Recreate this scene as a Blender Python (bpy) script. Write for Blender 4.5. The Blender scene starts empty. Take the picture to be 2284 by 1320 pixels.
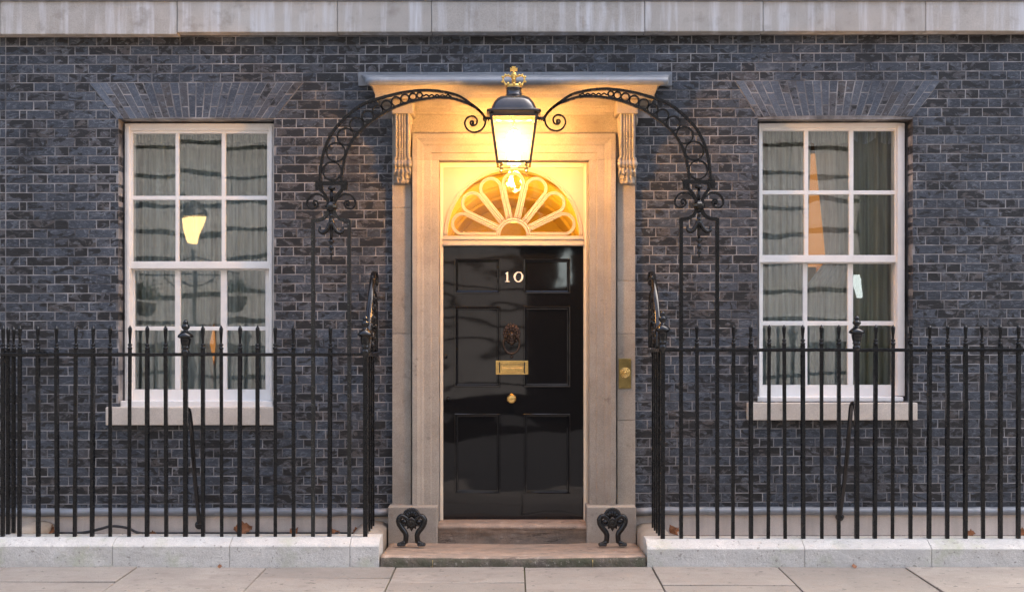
import bpy, bmesh, math, random
from mathutils import Vector, Matrix, noise
random.seed(7)
R = random.Random(11)
sc = bpy.context.scene
C = sc.collection
rad = math.radians

# ------------------------------------------------------------------ camera, sky, sun, exposure
DIST, FPX, EYE, HOR = 9.0, 2571.43, 1.606, 755.0      # metres to the brick face, focal length in photo pixels, eye height, horizon row
cd = bpy.data.cameras.new('camera'); cam = bpy.data.objects.new('camera', cd); C.objects.link(cam)
cam.location = (0, -DIST, EYE); cam.rotation_euler = (rad(90), 0, 0)
cd.sensor_width = 36; cd.lens = 36 * FPX / 2284; cd.shift_y = (HOR - 660) / 2284
cd.clip_start = .05; cd.clip_end = 1200
sc.camera = cam
world = bpy.data.worlds.new('World'); sc.world = world; world.use_nodes = True
wn = world.node_tree; wn.nodes.clear()
sky = wn.nodes.new('ShaderNodeTexSky'); sky.sky_type = 'NISHITA'; sky.sun_disc = False
SUN_EL, SUN_ROT = 58, 55
sky.sun_elevation = rad(SUN_EL); sky.sun_rotation = rad(SUN_ROT); sky.altitude = 0; sky.air_density = 1.0; sky.dust_density = 7.0; sky.ozone_density = .3
bg = wn.nodes.new('ShaderNodeBackground'); bg.inputs[1].default_value = .15
wo = wn.nodes.new('ShaderNodeOutputWorld')
wn.links.new(sky.outputs[0], bg.inputs[0]); wn.links.new(bg.outputs[0], wo.inputs[0])
sl = bpy.data.lights.new('sun', 'SUN'); sl.energy = .5; sl.angle = rad(60); sl.color = (1, .95, .9)
so = bpy.data.objects.new('sun', sl); C.objects.link(so)
_a = rad(SUN_ROT)
sdir = Vector((math.sin(_a) * math.cos(rad(SUN_EL)), math.cos(_a) * math.cos(rad(SUN_EL)), math.sin(rad(SUN_EL))))
so.rotation_euler = sdir.to_track_quat('Z', 'Y').to_euler()
vs = sc.view_settings; vs.view_transform = 'Standard'; vs.look = 'None'; vs.gamma = 1; vs.exposure = 2.2; vs.use_curve_mapping = False
sc.cycles.use_denoising = True; sc.cycles.denoising_input_passes = 'RGB_ALBEDO_NORMAL'; sc.cycles.denoising_prefilter = 'ACCURATE'
sc.cycles.max_bounces = 10; sc.cycles.transparent_max_bounces = 24; sc.cycles.sample_clamp_indirect = 6
LAMP = 158.0                      # strength of the lantern's mantles

# ------------------------------------------------------------------ photo pixel + distance in front of the brick face -> point
def W(px, py, d=0.0):
    k = (DIST - d) / FPX
    return Vector(((px - 1142) * k, -d, EYE + (HOR - py) * k))
def S(n, d=0.0): return n * (DIST - d) / FPX

# ------------------------------------------------------------------ materials
def new_mat(name):
    m = bpy.data.materials.new(name); m.use_nodes = True
    nt = m.node_tree; nt.nodes.clear()
    out = nt.nodes.new('ShaderNodeOutputMaterial')
    return m, nt, out
def nd(nt, t, **kw):
    n = nt.nodes.new(t)
    for k, v in kw.items(): setattr(n, k, v)
    return n
def ramp(nt, fac, a, b, ca=(0, 0, 0, 1), cb=(1, 1, 1, 1)):
    r = nt.nodes.new('ShaderNodeValToRGB')
    e = r.color_ramp.elements
    e[0].position = a; e[1].position = b; e[0].color = ca; e[1].color = cb
    nt.links.new(fac, r.inputs[0]); return r.outputs[0]
def mix(nt, fac, a, b, mode='MIX'):
    n = nt.nodes.new('ShaderNodeMix'); n.data_type = 'RGBA'; n.blend_type = mode
    for sock, v in ((n.inputs[0], fac), (n.inputs[6], a), (n.inputs[7], b)):
        if hasattr(v, 'type'): nt.links.new(v, sock)
        else: sock.default_value = v if not isinstance(v, (tuple, list)) or len(v) == 4 else (*v, 1)
    return n.outputs[2]
def noise_tex(nt, vec, scale, detail=4, rough=.55, stretch=None, dist=0):
    if stretch:
        mp = nt.nodes.new('ShaderNodeMapping'); mp.inputs['Scale'].default_value = stretch
        nt.links.new(vec, mp.inputs[0]); vec = mp.outputs[0]
    n = nt.nodes.new('ShaderNodeTexNoise'); n.inputs['Scale'].default_value = scale; n.inputs['Detail'].default_value = detail
    n.inputs['Roughness'].default_value = rough; n.inputs['Distortion'].default_value = dist
    nt.links.new(vec, n.inputs['Vector']); return n.outputs[0]
def rnd_value(nt):
    oi = nt.nodes.new('ShaderNodeObjectInfo'); g = nt.nodes.new('ShaderNodeNewGeometry')
    a = nd(nt, 'ShaderNodeMath', operation='ADD'); f = nd(nt, 'ShaderNodeMath', operation='FRACT')
    nt.links.new(oi.outputs['Random'], a.inputs[0]); nt.links.new(g.outputs['Random Per Island'], a.inputs[1])
    nt.links.new(a.outputs[0], f.inputs[0]); return f.outputs[0]
def pos_vec(nt, jitter=None):
    g = nt.nodes.new('ShaderNodeNewGeometry'); v = g.outputs['Position']
    if jitter is not None:
        cx = nt.nodes.new('ShaderNodeCombineXYZ')
        for k, s in ((0, 37.0), (1, 11.0), (2, 71.0)):
            m_ = nd(nt, 'ShaderNodeMath', operation='MULTIPLY'); m_.inputs[1].default_value = s
            nt.links.new(jitter, m_.inputs[0]); nt.links.new(m_.outputs[0], cx.inputs[k])
        ad = nd(nt, 'ShaderNodeVectorMath', operation='ADD')
        nt.links.new(v, ad.inputs[0]); nt.links.new(cx.outputs[0], ad.inputs[1]); v = ad.outputs[0]
    return v
def bump(nt, h, strength, dist, prev=None):
    b = nt.nodes.new('ShaderNodeBump'); b.inputs['Strength'].default_value = strength; b.inputs['Distance'].default_value = dist
    nt.links.new(h, b.inputs['Height'])
    if prev is not None: nt.links.new(prev, b.inputs['Normal'])
    return b.outputs[0]
def surf(name, col, rough=.6, metal=0, var=.25, vscale=6, stain=None, sscale=3, sstretch=None, sthr=(.5, .7), bmp=.3, bscale=60, bdist=.002,
         stain2=None, s2scale=9, s2thr=(.58, .72), tint=0, coat=0, spec=.5, rough_var=0, big_bump=0, fine=0, crack=None, pits=None):
    m, nt, out = new_mat(name)
    p = nt.nodes.new('ShaderNodeBsdfPrincipled'); nt.links.new(p.outputs[0], out.inputs[0])
    rv = rnd_value(nt) if tint else None
    v = pos_vec(nt, rv)
    n1 = noise_tex(nt, v, vscale, 5, .6)
    lo = tuple(c * (1 - var) for c in col); hi = tuple(min(1, c * (1 + var)) for c in col)
    c = ramp(nt, n1, .3, .7, (*lo, 1), (*hi, 1))
    if fine:
        nf = noise_tex(nt, v, 190, 2, .6)
        c = mix(nt, fine, c, ramp(nt, nf, .35, .65, (.35, .35, .35, 1), (1.25, 1.25, 1.25, 1)), 'MULTIPLY')
    if tint:
        c = mix(nt, 1.0, c, ramp(nt, rv, 0, 1, (1 - tint,) * 3 + (1,), (1 + tint,) * 3 + (1,)), 'MULTIPLY')
    if stain:
        ns = noise_tex(nt, v, sscale, 5, .6, sstretch)
        c = mix(nt, ramp(nt, ns, *sthr), c, stain)
    if stain2:
        ns = noise_tex(nt, v, s2scale, 6, .65)
        c = mix(nt, ramp(nt, ns, *s2thr), c, stain2)
    ck = None
    if crack:      # scale, stretch, half width, colour
        nk = noise_tex(nt, v, crack[0], 4, .6, crack[1], .6)
        su = nd(nt, 'ShaderNodeMath', operation='SUBTRACT'); su.inputs[1].default_value = .5; nt.links.new(nk, su.inputs[0])
        ab = nd(nt, 'ShaderNodeMath', operation='ABSOLUTE'); nt.links.new(su.outputs[0], ab.inputs[0])
        line = ramp(nt, ab.outputs[0], 0, crack[2], (1, 1, 1, 1), (0, 0, 0, 1))
        msk = ramp(nt, noise_tex(nt, v, crack[0] * .6, 3), .5, .58)
        ck = mix(nt, 1.0, line, msk, 'MULTIPLY')
        c = mix(nt, ck, c, crack[3])
    if pits:       # scale, threshold, colour
        c = mix(nt, ramp(nt, noise_tex(nt, v, pits[0], 2, .5), pits[1], pits[1] + .04), c, pits[2])
    nt.links.new(c, p.inputs['Base Color'])
    p.inputs['Roughness'].default_value = rough; p.inputs['Metallic'].default_value = metal
    p.inputs['Specular IOR Level'].default_value = spec
    if coat: p.inputs['Coat Weight'].default_value = coat; p.inputs['Coat Roughness'].default_value = .04
    if rough_var:
        r = ramp(nt, noise_tex(nt, v, 12, 4), .3, .7, (max(0, rough - rough_var),) * 3 + (1,), (min(1, rough + rough_var),) * 3 + (1,))
        nt.links.new(r, p.inputs['Roughness'])
    nrm = None
    if big_bump: nrm = bump(nt, noise_tex(nt, v, 5, 2), 1, big_bump)
    if bmp: nrm = bump(nt, noise_tex(nt, v, bscale, 5, .65), bmp, bdist, nrm)
    if nrm is not None: nt.links.new(nrm, p.inputs['Normal'])
    return m

def brick_material(name='sooty brick', soot=.597, tone=1.0):
    m, nt, out = new_mat(name)
    p = nt.nodes.new('ShaderNodeBsdfPrincipled'); nt.links.new(p.outputs[0], out.inputs[0])
    rv = rnd_value(nt); v = pos_vec(nt, rv)
    base = ramp(nt, rv, 0, 1, (.028 * tone, .034 * tone, .045 * tone, 1), (.057 * tone, .068 * tone, .087 * tone, 1))
    wn_ = nd(nt, 'ShaderNodeTexWhiteNoise', noise_dimensions='1D'); nt.links.new(rv, wn_.inputs['W'])
    w2 = wn_.outputs['Value']
    base = mix(nt, ramp(nt, w2, .45, 1.0), base, (.080, .068, .062))
    # chalky grey bloom, streaky along the brick
    n3 = noise_tex(nt, v, 19, 6, .7, (.7, 1, 1.5), 1.6)
    base = mix(nt, ramp(nt, n3, .50, .66), base, (.150, .164, .185))
    # soot scorched hearts
    n1 = noise_tex(nt, v, 17, 5, .62, (.6, 1, 1.1), .8)
    ad = nd(nt, 'ShaderNodeMath', operation='MULTIPLY_ADD'); ad.inputs[1].default_value = .16; nt.links.new(w2, ad.inputs[0]); nt.links.new(n1, ad.inputs[2])
    dark = ramp(nt, ad.outputs[0], soot, soot + .045)
    base = mix(nt, dark, base, (.011, .011, .012))
    nf = noise_tex(nt, v, 130, 3, .7)
    big = noise_tex(nt, pos_vec(nt), 1.1, 5, .65, (1.6, 1, .45))
    base = mix(nt, 1.0, base, ramp(nt, big, .34, .66, (.62, .62, .64, 1), (1.22, 1.22, 1.22, 1)), 'MULTIPLY')
    base = mix(nt, .8, base, ramp(nt, nf, .3, .7, (.55, .55, .55, 1), (1.3, 1.3, 1.3, 1)), 'MULTIPLY')
    nt.links.new(base, p.inputs['Base Color'])
    nt.links.new(ramp(nt, n1, .4, .7, (.62,) * 3 + (1,), (.48,) * 3 + (1,)), p.inputs['Roughness'])
    b = bump(nt, noise_tex(nt, v, 16, 4, .6, (1, 1, 2.2), 1.5), .9, .005)
    b = bump(nt, noise_tex(nt, v, 90, 4, .7), .6, .0022, b)
    nt.links.new(b, p.inputs['Normal'])
    return m

def glass_material(name, refl, tint=(1, 1, 1), wave=.02, wscale=2.2, diffuse=0, rough=0.0):
    m, nt, out = new_mat(name)
    rv = rnd_value(nt); v = pos_vec(nt, rv)
    nrm = bump(nt, noise_tex(nt, v, wscale, 2, .5), 1, wave)
    gl = nt.nodes.new('ShaderNodeBsdfGlossy'); gl.inputs['Roughness'].default_value = rough; nt.links.new(nrm, gl.inputs['Normal'])
    tr = nt.nodes.new('ShaderNodeBsdfTransparent'); tr.inputs[0].default_value = (*tint, 1)
    body = tr.outputs[0]
    if diffuse:
        tl = nt.nodes.new('ShaderNodeBsdfTranslucent'); tl.inputs[0].default_value = (.95, .93, .88, 1)
        mm = nt.nodes.new('ShaderNodeMixShader'); mm.inputs[0].default_value = diffuse
        nt.links.new(tr.outputs[0], mm.inputs[1]); nt.links.new(tl.outputs[0], mm.inputs[2]); body = mm.outputs[0]
    fr = nt.nodes.new('ShaderNodeFresnel'); gg = nt.nodes.new('ShaderNodeNewGeometry')
    io = nd(nt, 'ShaderNodeMath', operation='MULTIPLY_ADD'); io.inputs[1].default_value = 1 / 1.5 - 1.5; io.inputs[2].default_value = 1.5
    nt.links.new(gg.outputs['Backfacing'], io.inputs[0]); nt.links.new(io.outputs[0], fr.inputs[0])
    mu = nd(nt, 'ShaderNodeMath', operation='MULTIPLY'); mu.inputs[1].default_value = refl; mu.use_clamp = True
    nt.links.new(fr.outputs[0], mu.inputs[0])
    mx = nt.nodes.new('ShaderNodeMixShader'); nt.links.new(mu.outputs[0], mx.inputs[0])
    nt.links.new(body, mx.inputs[1]); nt.links.new(gl.outputs[0], mx.inputs[2]); nt.links.new(mx.outputs[0], out.inputs[0])
    return m
def cloth_material(name, col, see):
    m, nt, out = new_mat(name)
    df = nt.nodes.new('ShaderNodeBsdfDiffuse'); tl = nt.nodes.new('ShaderNodeBsdfTranslucent'); tr = nt.nodes.new('ShaderNodeBsdfTransparent')
    v = pos_vec(nt)
    c = ramp(nt, noise_tex(nt, v, 30, 3, .6, (1, 1, .05)), .3, .7, tuple(x * .72 for x in col) + (1,), tuple(min(1, x * 1.1) for x in col) + (1,))
    nt.links.new(c, df.inputs[0]); nt.links.new(c, tl.inputs[0])
    a = nt.nodes.new('ShaderNodeMixShader'); a.inputs[0].default_value = .3
    nt.links.new(df.outputs[0], a.inputs[1]); nt.links.new(tl.outputs[0], a.inputs[2])
    b = nt.nodes.new('ShaderNodeMixShader'); b.inputs[0].default_value = see
    nt.links.new(a.outputs[0], b.inputs[1]); nt.links.new(tr.outputs[0], b.inputs[2]); nt.links.new(b.outputs[0], out.inputs[0])
    return m
def emit_material(name, col, strength):
    m, nt, out = new_mat(name)
    e = nt.nodes.new('ShaderNodeEmission'); e.inputs[0].default_value = (*col, 1); e.inputs[1].default_value = strength
    nt.links.new(e.outputs[0], out.inputs[0]); return m

M = {}
M['brick'] = brick_material()
M['rubbed'] = brick_material('rubbed grey arch brick', .70, 1.75)
M['mortar'] = surf('pale tuck pointing', (.31, .295, .29), .85, var=.35, vscale=14, stain=(.055, .055, .06), sscale=3.0, sthr=(.42, .66), bmp=.2)
M['stone'] = surf('weathered portland stone', (.36, .315, .262), .8, var=.12, vscale=5, stain=(.235, .19, .15), sscale=2.6, sthr=(.52, .85), bmp=.45, bscale=70, bdist=.0018,
                  stain2=(.17, .14, .12), s2scale=12, s2thr=(.62, .76), tint=.08, fine=.35, big_bump=.006)
M['band'] = surf('streaked portland stone', (.47, .43, .385), .85, var=.10, vscale=4, stain=(.64, .64, .65), sscale=7, sstretch=(1.6, 1, .12), sthr=(.50, .72), bmp=.4,
                 stain2=(.27, .235, .20), s2scale=6, s2thr=(.55, .8), tint=.08, fine=.25, big_bump=.006)
M['kerb'] = surf('painted kerb stone', (.59, .57, .53), .75, var=.10, vscale=7, stain=(.50, .485, .45), sscale=5, sthr=(.46, .72), bmp=.9, bscale=38, bdist=.008, stain2=(.36, .38, .25),
                 s2scale=2.6, s2thr=(.53, .75), fine=.35, big_bump=.02, pits=(34, .67, (.32, .30, .27)), crack=(9, (.6, 1, 2.2), .008, (.30, .28, .25)))
M['render'] = surf('streaked pale render', (.60, .53, .47), .85, var=.10, vscale=4, stain=(.40, .35, .31), sscale=4, sstretch=(2, 1, .15), sthr=(.45, .8), bmp=.3, stain2=(.26, .25, .23), s2scale=5, s2thr=(.64, .8), fine=.2)
M['step_top'] = surf('worn sandstone', (.37, .265, .195), .7, var=.25, vscale=9, stain=(.22, .175, .14), sscale=8, sstretch=(.5, 1, 1), sthr=(.42, .68), bmp=.9, bscale=22, bdist=.008, fine=.4, big_bump=.03, crack=(7, (.35, 1.6, 3), .02, (.07, .055, .045)), stain2=(.42, .36, .30), s2scale=18, s2thr=(.6, .75))
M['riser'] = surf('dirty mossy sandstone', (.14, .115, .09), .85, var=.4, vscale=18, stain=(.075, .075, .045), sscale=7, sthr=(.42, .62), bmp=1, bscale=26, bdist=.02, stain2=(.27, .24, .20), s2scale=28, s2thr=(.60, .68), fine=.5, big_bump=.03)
M['paving'] = surf('york stone paving', (.275, .25, .22), .62, var=.14, vscale=3, stain=(.235, .205, .18), sscale=3.4, sstretch=(1, 3, 1), sthr=(.4, .72), bmp=.5, bscale=30, bdist=.004, tint=.13,
                    stain2=(.2, .175, .155), s2scale=9, s2thr=(.56, .70), fine=.45, rough_var=.1, pits=(19, .675, (.12, .11, .10)), crack=(3.0, (1, 1.5, 1), .006, (.2, .18, .16)))
M['joint'] = surf('mossy joint', (.075, .07, .045), .95, var=.4, vscale=12, stain=(.10, .12, .03), sscale=4, bmp=.8, bscale=80, bdist=.004)
M['iron'] = surf('black gloss ironwork paint', (.007, .0072, .0078), .26, var=.3, vscale=30, bmp=.8, bscale=36, bdist=.004, stain=(.075, .07, .06), sscale=85, sthr=(.66, .71), rough_var=.12, spec=.32)
M['flecked'] = surf('flecked worn ironwork paint', (.009, .0095, .009), .34, var=.4, vscale=30, bmp=1, bscale=60, bdist=.004, stain=(.13, .135, .115), sscale=95, sthr=(.60, .67), rough_var=.12)
M['sill'] = surf('pale sill stone', (.62, .55, .475), .8, var=.10, vscale=6, stain=(.46, .40, .34), sscale=4, sthr=(.5, .8), bmp=.4, bscale=60, fine=.25, stain2=(.3, .26, .23), s2scale=16, s2thr=(.66, .78))
M['gloss'] = surf('black high gloss cast iron', (.007, .007, .0075), .12, var=.3, vscale=20, bmp=.3, bscale=60, bdist=.0015)
M['lead'] = surf('grey lead sheet', (.20, .215, .235), .5, var=.18, vscale=5, stain=(.33, .34, .35), sscale=8, sstretch=(1, 1, .4), sthr=(.55, .8), bmp=.4, bscale=18, bdist=.006, metal=.25)
M['white'] = surf('white gloss joinery paint', (.82, .79, .75), .38, var=.05, vscale=7, bmp=.2, bscale=40, bdist=.001, stain=(.62, .58, .52), sscale=12, sthr=(.64, .85))
M['cream'] = surf('cream paint dimmed near lantern', (.50, .435, .36), .34, var=.05, vscale=7, bmp=.2, bscale=40, bdist=.001)  # same cream as the door frame, darkened against the lantern's glare
M['cream_lit'] = surf('cream paint brightened away from lantern', (.74, .66, .53), .34, var=.05, vscale=7, bmp=.2, bscale=40, bdist=.001)  # same cream, lightened where the lantern light falls off
M['brass'] = surf('polished brass', (.78, .52, .19), .22, metal=1, var=.12, vscale=30, bmp=.15, bscale=40, bdist=.001, rough_var=.06)
M['old_brass'] = surf('dull brass plate', (.36, .27, .11), .28, metal=1, var=.25, vscale=12, bmp=.2, bscale=20, bdist=.001)
M['gold'] = surf('gilded crown', (.80, .53, .16), .30, metal=1, var=.2, vscale=40, bmp=.2)
M['bronze'] = surf('dark bronze lion', (.085, .058, .044), .24, metal=.9, var=.3, vscale=60, bmp=.3)
M['lampblack'] = surf('grey black lantern paint', (.032, .027, .027), .2, var=.2, vscale=10, bmp=.1, coat=.3)
M['number'] = surf('white number paint', (.80, .78, .72), .4, var=.03, bmp=0)
M['engraved'] = surf('blackened engraving', (.06, .045, .02), .6, var=.1, bmp=0)
M['void'] = surf('black void', (.012, .011, .010), .9, var=.1, bmp=0)
M['room'] = surf('ochre room paint', (.30, .20, .11), .8, var=.06, vscale=2, bmp=.1)
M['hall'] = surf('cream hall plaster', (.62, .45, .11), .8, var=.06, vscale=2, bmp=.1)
M['asphalt'] = surf('asphalt', (.05, .05, .052), .85, var=.2, vscale=8, bmp=.6, bscale=120, bdist=.004)
M['ashlar'] = surf('rusticated ashlar', (.38, .365, .34), .85, var=.12, vscale=1.5, bmp=.4, bscale=20, bdist=.01, tint=.1)
M['bark'] = surf('bark', (.06, .05, .04), .9, var=.3, vscale=8, bmp=.8, bscale=20, bdist=.01)
M['leafage'] = surf('dark foliage', (.035, .055, .022), .6, var=.4, vscale=3, bmp=0)
M['dead_leaf'] = surf('dead brown leaf', (.22, .09, .035), .6, var=.35, vscale=30, bmp=.3, tint=.3)
M['rubber'] = surf('black rubber hose', (.015, .015, .016), .4, var=.2, bmp=.2)
M['sheer'] = cloth_material('sheer net curtain', (.52, .56, .54), .05)
M['drape'] = cloth_material('olive striped drape', (.36, .36, .27), .0)
M['glass'] = glass_material('old window glass', 2.2, (.95, .97, .96), .0022, 1.3)
M['fanglass'] = glass_material('amber lit fanlight glass', .9, (.95, .93, .86), .006, 5)
M['lampglass'] = glass_material('dusty lantern glass', .9, (1, .99, .96), .002, 6, diffuse=.035, rough=.05)
M['mantle'] = emit_material('gas mantle', (1, .47, .11), LAMP)
M['streetglow'] = emit_material('street lamp glow', (1, .62, .24), 3.0)
M['shade'] = emit_material('lit shade and room glow', (1, .40, .12), .13)
M['hallglow'] = emit_material('hall lamp glow', (1, .58, .12), 46.0)

def door_material():
    m, nt, out = new_mat('black high gloss door paint')
    p = nt.nodes.new('ShaderNodeBsdfPrincipled'); nt.links.new(p.outputs[0], out.inputs[0])
    p.inputs['Base Color'].default_value = (.006, .006, .007, 1); p.inputs['Roughness'].default_value = .04
    p.inputs['Coat Weight'].default_value = .05; p.inputs['Coat Roughness'].default_value = .02
    v = pos_vec(nt)
    n = bump(nt, noise_tex(nt, v, 1.9, 1, .35, (.8, 1, 1.5)), 1, .006)
    n = bump(nt, noise_tex(nt, v, 9, 1, .4), 1, .00022, n)
    nt.links.new(n, p.inputs['Normal']); nt.links.new(n, p.inputs['Coat Normal'])
    return m
M['door'] = door_material()

# ------------------------------------------------------------------ mesh builder
ORG = {}
class MB:
    def __init__(s): s.v = []; s.f = []; s.sm = []; s.mi = []
    def add(s, verts, faces, smooth=False, mi=0):
        o = len(s.v); s.v += [Vector(p) for p in verts]
        for f in faces: s.f.append(tuple(i + o for i in f)); s.sm.append(smooth); s.mi.append(mi)
    def hexa(s, a, mi=0):   # 8 corners: bottom ring 0-3, top ring 4-7
        s.add(a, [(0, 1, 2, 3), (4, 5, 6, 7), (0, 1, 5, 4), (1, 2, 6, 5), (2, 3, 7, 6), (3, 0, 4, 7)], mi=mi)
    def box(s, x0, x1, y0, y1, z0, z1, mi=0):
        s.hexa([(x0, y0, z0), (x1, y0, z0), (x1, y1, z0), (x0, y1, z0), (x0, y0, z1), (x1, y0, z1), (x1, y1, z1), (x0, y1, z1)], mi)
    def pbox(s, px0, py0, px1, py1, d, back, mi=0):   # rectangle seen at distance d in front of the brick face, going back to 'back'
        a, b = W(px0, py1, d), W(px1, py0, d)
        s.box(a.x, b.x, -d, -back, a.z, b.z, mi)
    def prism(s, pts, y0, y1):            # outline in x, z extruded along y
        n = len(pts)
        s.add([(x, y0, z) for x, z in pts] + [(x, y1, z) for x, z in pts],
              [tuple(range(n)), tuple(range(n, 2 * n))] + [(i, (i + 1) % n, n + (i + 1) % n, n + i) for i in range(n)])
    def lathe(s, c, prof, n=16, axis='Z', smooth=True, mi=0):
        vs = []
        for r, h in prof:
            for k in range(n):
                t = 2 * math.pi * k / n + (math.pi / 8 if n == 8 else 0); a, b = r * math.cos(t), r * math.sin(t)
                vs.append((c[0] + a, c[1] + b, c[2] + h) if axis == 'Z' else (c[0] + a, c[1] - h, c[2] + b))
        fs = [(i * n + k, i * n + (k + 1) % n, (i + 1) * n + (k + 1) % n, (i + 1) * n + k) for i in range(len(prof) - 1) for k in range(n)]
        s.add(vs, fs, smooth, mi)
        s.add(vs[:n], [tuple(range(n))], False, mi); s.add(vs[-n:], [tuple(range(n))], False, mi)
    def ball(s, c, rx, ry=None, rz=None, nu=10, nv=7, mi=0):
        ry = ry or rx; rz = rz or rx
        vs = [(c[0], c[1], c[2] + rz)]
        for j in range(1, nv):
            p = math.pi * j / nv
            for k in range(nu):
                t = 2 * math.pi * k / nu
                vs.append((c[0] + rx * math.sin(p) * math.cos(t), c[1] + ry * math.sin(p) * math.sin(t), c[2] + rz * math.cos(p)))
        vs.append((c[0], c[1], c[2] - rz)); e = len(vs) - 1
        fs = [(0, 1 + k, 1 + (k + 1) % nu) for k in range(nu)]
        for j in range(nv - 2):
            for k in range(nu):
                a = 1 + j * nu
                fs.append((a + k, a + nu + k, a + nu + (k + 1) % nu, a + (k + 1) % nu))
        a = 1 + (nv - 2) * nu
        fs += [(a + k, e, a + (k + 1) % nu) for k in range(nu)]
        s.add(vs, fs, True, mi)
    def sweep(s, path, r, r2=None, bino=(0, 1, 0), n=8, closed=False, square=False, taper=None, mi=0):
        path = [Vector(p) for p in path]; r2 = r2 or r; N = len(path); B = Vector(bino).normalized()
        if square: sec = [(-1, -1), (1, -1), (1, 1), (-1, 1)]
        else: sec = [(math.cos(2 * math.pi * k / n), math.sin(2 * math.pi * k / n)) for k in range(n)]
        n = len(sec); vs = []
        for i in range(N):
            if closed: t = path[(i + 1) % N] - path[i - 1]
            else: t = path[min(i + 1, N - 1)] - path[max(i - 1, 0)]
            t.normalize(); nn = B.cross(t)
            if nn.length < 1e-4: nn = Vector((1, 0, 0)).cross(t)
            nn.normalize(); bb = t.cross(nn)
            q = taper[i] if taper else 1
            for a, b in sec: vs.append(path[i] + nn * (a * r * q) + bb * (b * r2 * q))
        m = N if closed else N - 1
        s.add(vs, [(i * n + k, i * n + (k + 1) % n, ((i + 1) % N) * n + (k + 1) % n, ((i + 1) % N) * n + k) for i in range(m) for k in range(n)], not square, mi)
        if not closed:
            s.add(vs[:n], [tuple(range(n))], False, mi); s.add(vs[-n:], [tuple(range(n))], False, mi)
    def grid(s, rows, smooth=True, mi=0):    # list of rows of points
        h, w = len(rows), len(rows[0])
        s.add([p for r in rows for p in r], [(j * w + i, j * w + i + 1, (j + 1) * w + i + 1, (j + 1) * w + i) for j in range(h - 1) for i in range(w - 1)], smooth, mi)
    def mesh(s, name, mats, org, weld=True):
        me = bpy.data.meshes.new(name)
        me.from_pydata([tuple(p - org) for p in s.v], [], s.f)
        for p, sm, mi in zip(me.polygons, s.sm, s.mi): p.use_smooth = sm; p.material_index = mi
        for m_ in (mats if isinstance(mats, (list, tuple)) else [mats]): me.materials.append(m_)
        bm = bmesh.new(); bm.from_mesh(me)
        if weld: bmesh.ops.remove_doubles(bm, verts=bm.verts, dist=1e-5)
        bmesh.ops.recalc_face_normals(bm, faces=bm.faces)
        bm.to_mesh(me); bm.free(); me.update()
        return me
    def build(s, name, mats, parent=None, org=None, bevel=0, seg=2, weld=True):
        o_ = Vector(ORG[parent.name]) if parent else Vector(org or (0, 0, 0))
        if parent and org is not None: o_ = Vector(org)
        ob = bpy.data.objects.new(name, s.mesh(name, mats, o_, weld)); C.objects.link(ob)
        ORG[ob.name] = o_
        if parent:
            ob.parent = parent; ob.location = o_ - Vector(ORG[parent.name])
        else: ob.location = o_
        if bevel:
            b = ob.modifiers.new('bevel', 'BEVEL'); b.width = bevel; b.segments = seg; b.limit_method = 'ANGLE'; b.angle_limit = rad(40)
        return ob
def thing(name, label, cat, loc=(0, 0, 0), group=None, kind=None):
    o = bpy.data.objects.new(name, None); C.objects.link(o); o.location = loc; ORG[o.name] = Vector(loc)
    return tag(o, label, cat, group, kind)
def tag(o, label=None, cat=None, group=None, kind=None):
    for k, v in (('label', label), ('category', cat), ('group', group), ('kind', kind)):
        if v: o[k] = v
    return o
def put(name, me, parent, loc, rot=None):      # another object on shared mesh data
    o = bpy.data.objects.new(name, me); C.objects.link(o); o.parent = parent
    o.location = Vector(loc) - Vector(ORG[parent.name]); ORG[o.name] = Vector(loc)
    if rot: o.rotation_euler = rot
    return o
def spline(pts, n=8, closed=False):
    P = [Vector(p) for p in pts]; out = []; N = len(P)
    for i in range(N if closed else N - 1):
        a = P[i - 1] if closed or i else P[0] * 2 - P[1]
        b = P[i]; c = P[(i + 1) % N]
        d = P[(i + 2) % N] if closed or i + 2 < N else c * 2 - b
        for k in range(n):
            t = k / n
            out.append(.5 * (2 * b + (c - a) * t + (2 * a - 5 * b + 4 * c - d) * t * t + (3 * b - a - 3 * c + d) * t ** 3))
    if not closed: out.append(P[-1])
    return out

# ================================================================== SETTING
def ground_z(d): return -.027 * max(0, d - .87)         # the pavement falls gently to the road
g = MB(); g.box(-300, 300, -300, 300, -.5, -.30); tag(g.build('ground', M['asphalt']), kind='structure')
g = MB(); g.box(-60, 60, -14.3, -4.2, -.30, -.215); tag(g.build('road', M['asphalt']), kind='structure')
pv = MB(); pv.hexa([(-9, -4.2, -.29), (9, -4.2, -.29), (9, -.60, -.29), (-9, -.60, -.29), (-9, -4.2, ground_z(4.2) - .012), (9, -4.2, ground_z(4.2) - .012), (9, -.60, -.012), (-9, -.60, -.012)])
pave = tag(pv.build('pavement', M['joint'], org=(0, -2, 0)), kind='structure')
cols = [-7.6, -6.4, -5.4, -4.5, -3.56, -2.64, -1.73, -.82, .087, .986, 1.873, 2.77, 3.68, 4.6, 5.6, 6.6, 7.6]
first = {-3.56: 1296, -2.64: 1317, -1.73: 1288, -.82: 1297, .087: 1310, .986: 1303, 1.873: 1326, 2.77: 1307}
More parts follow.
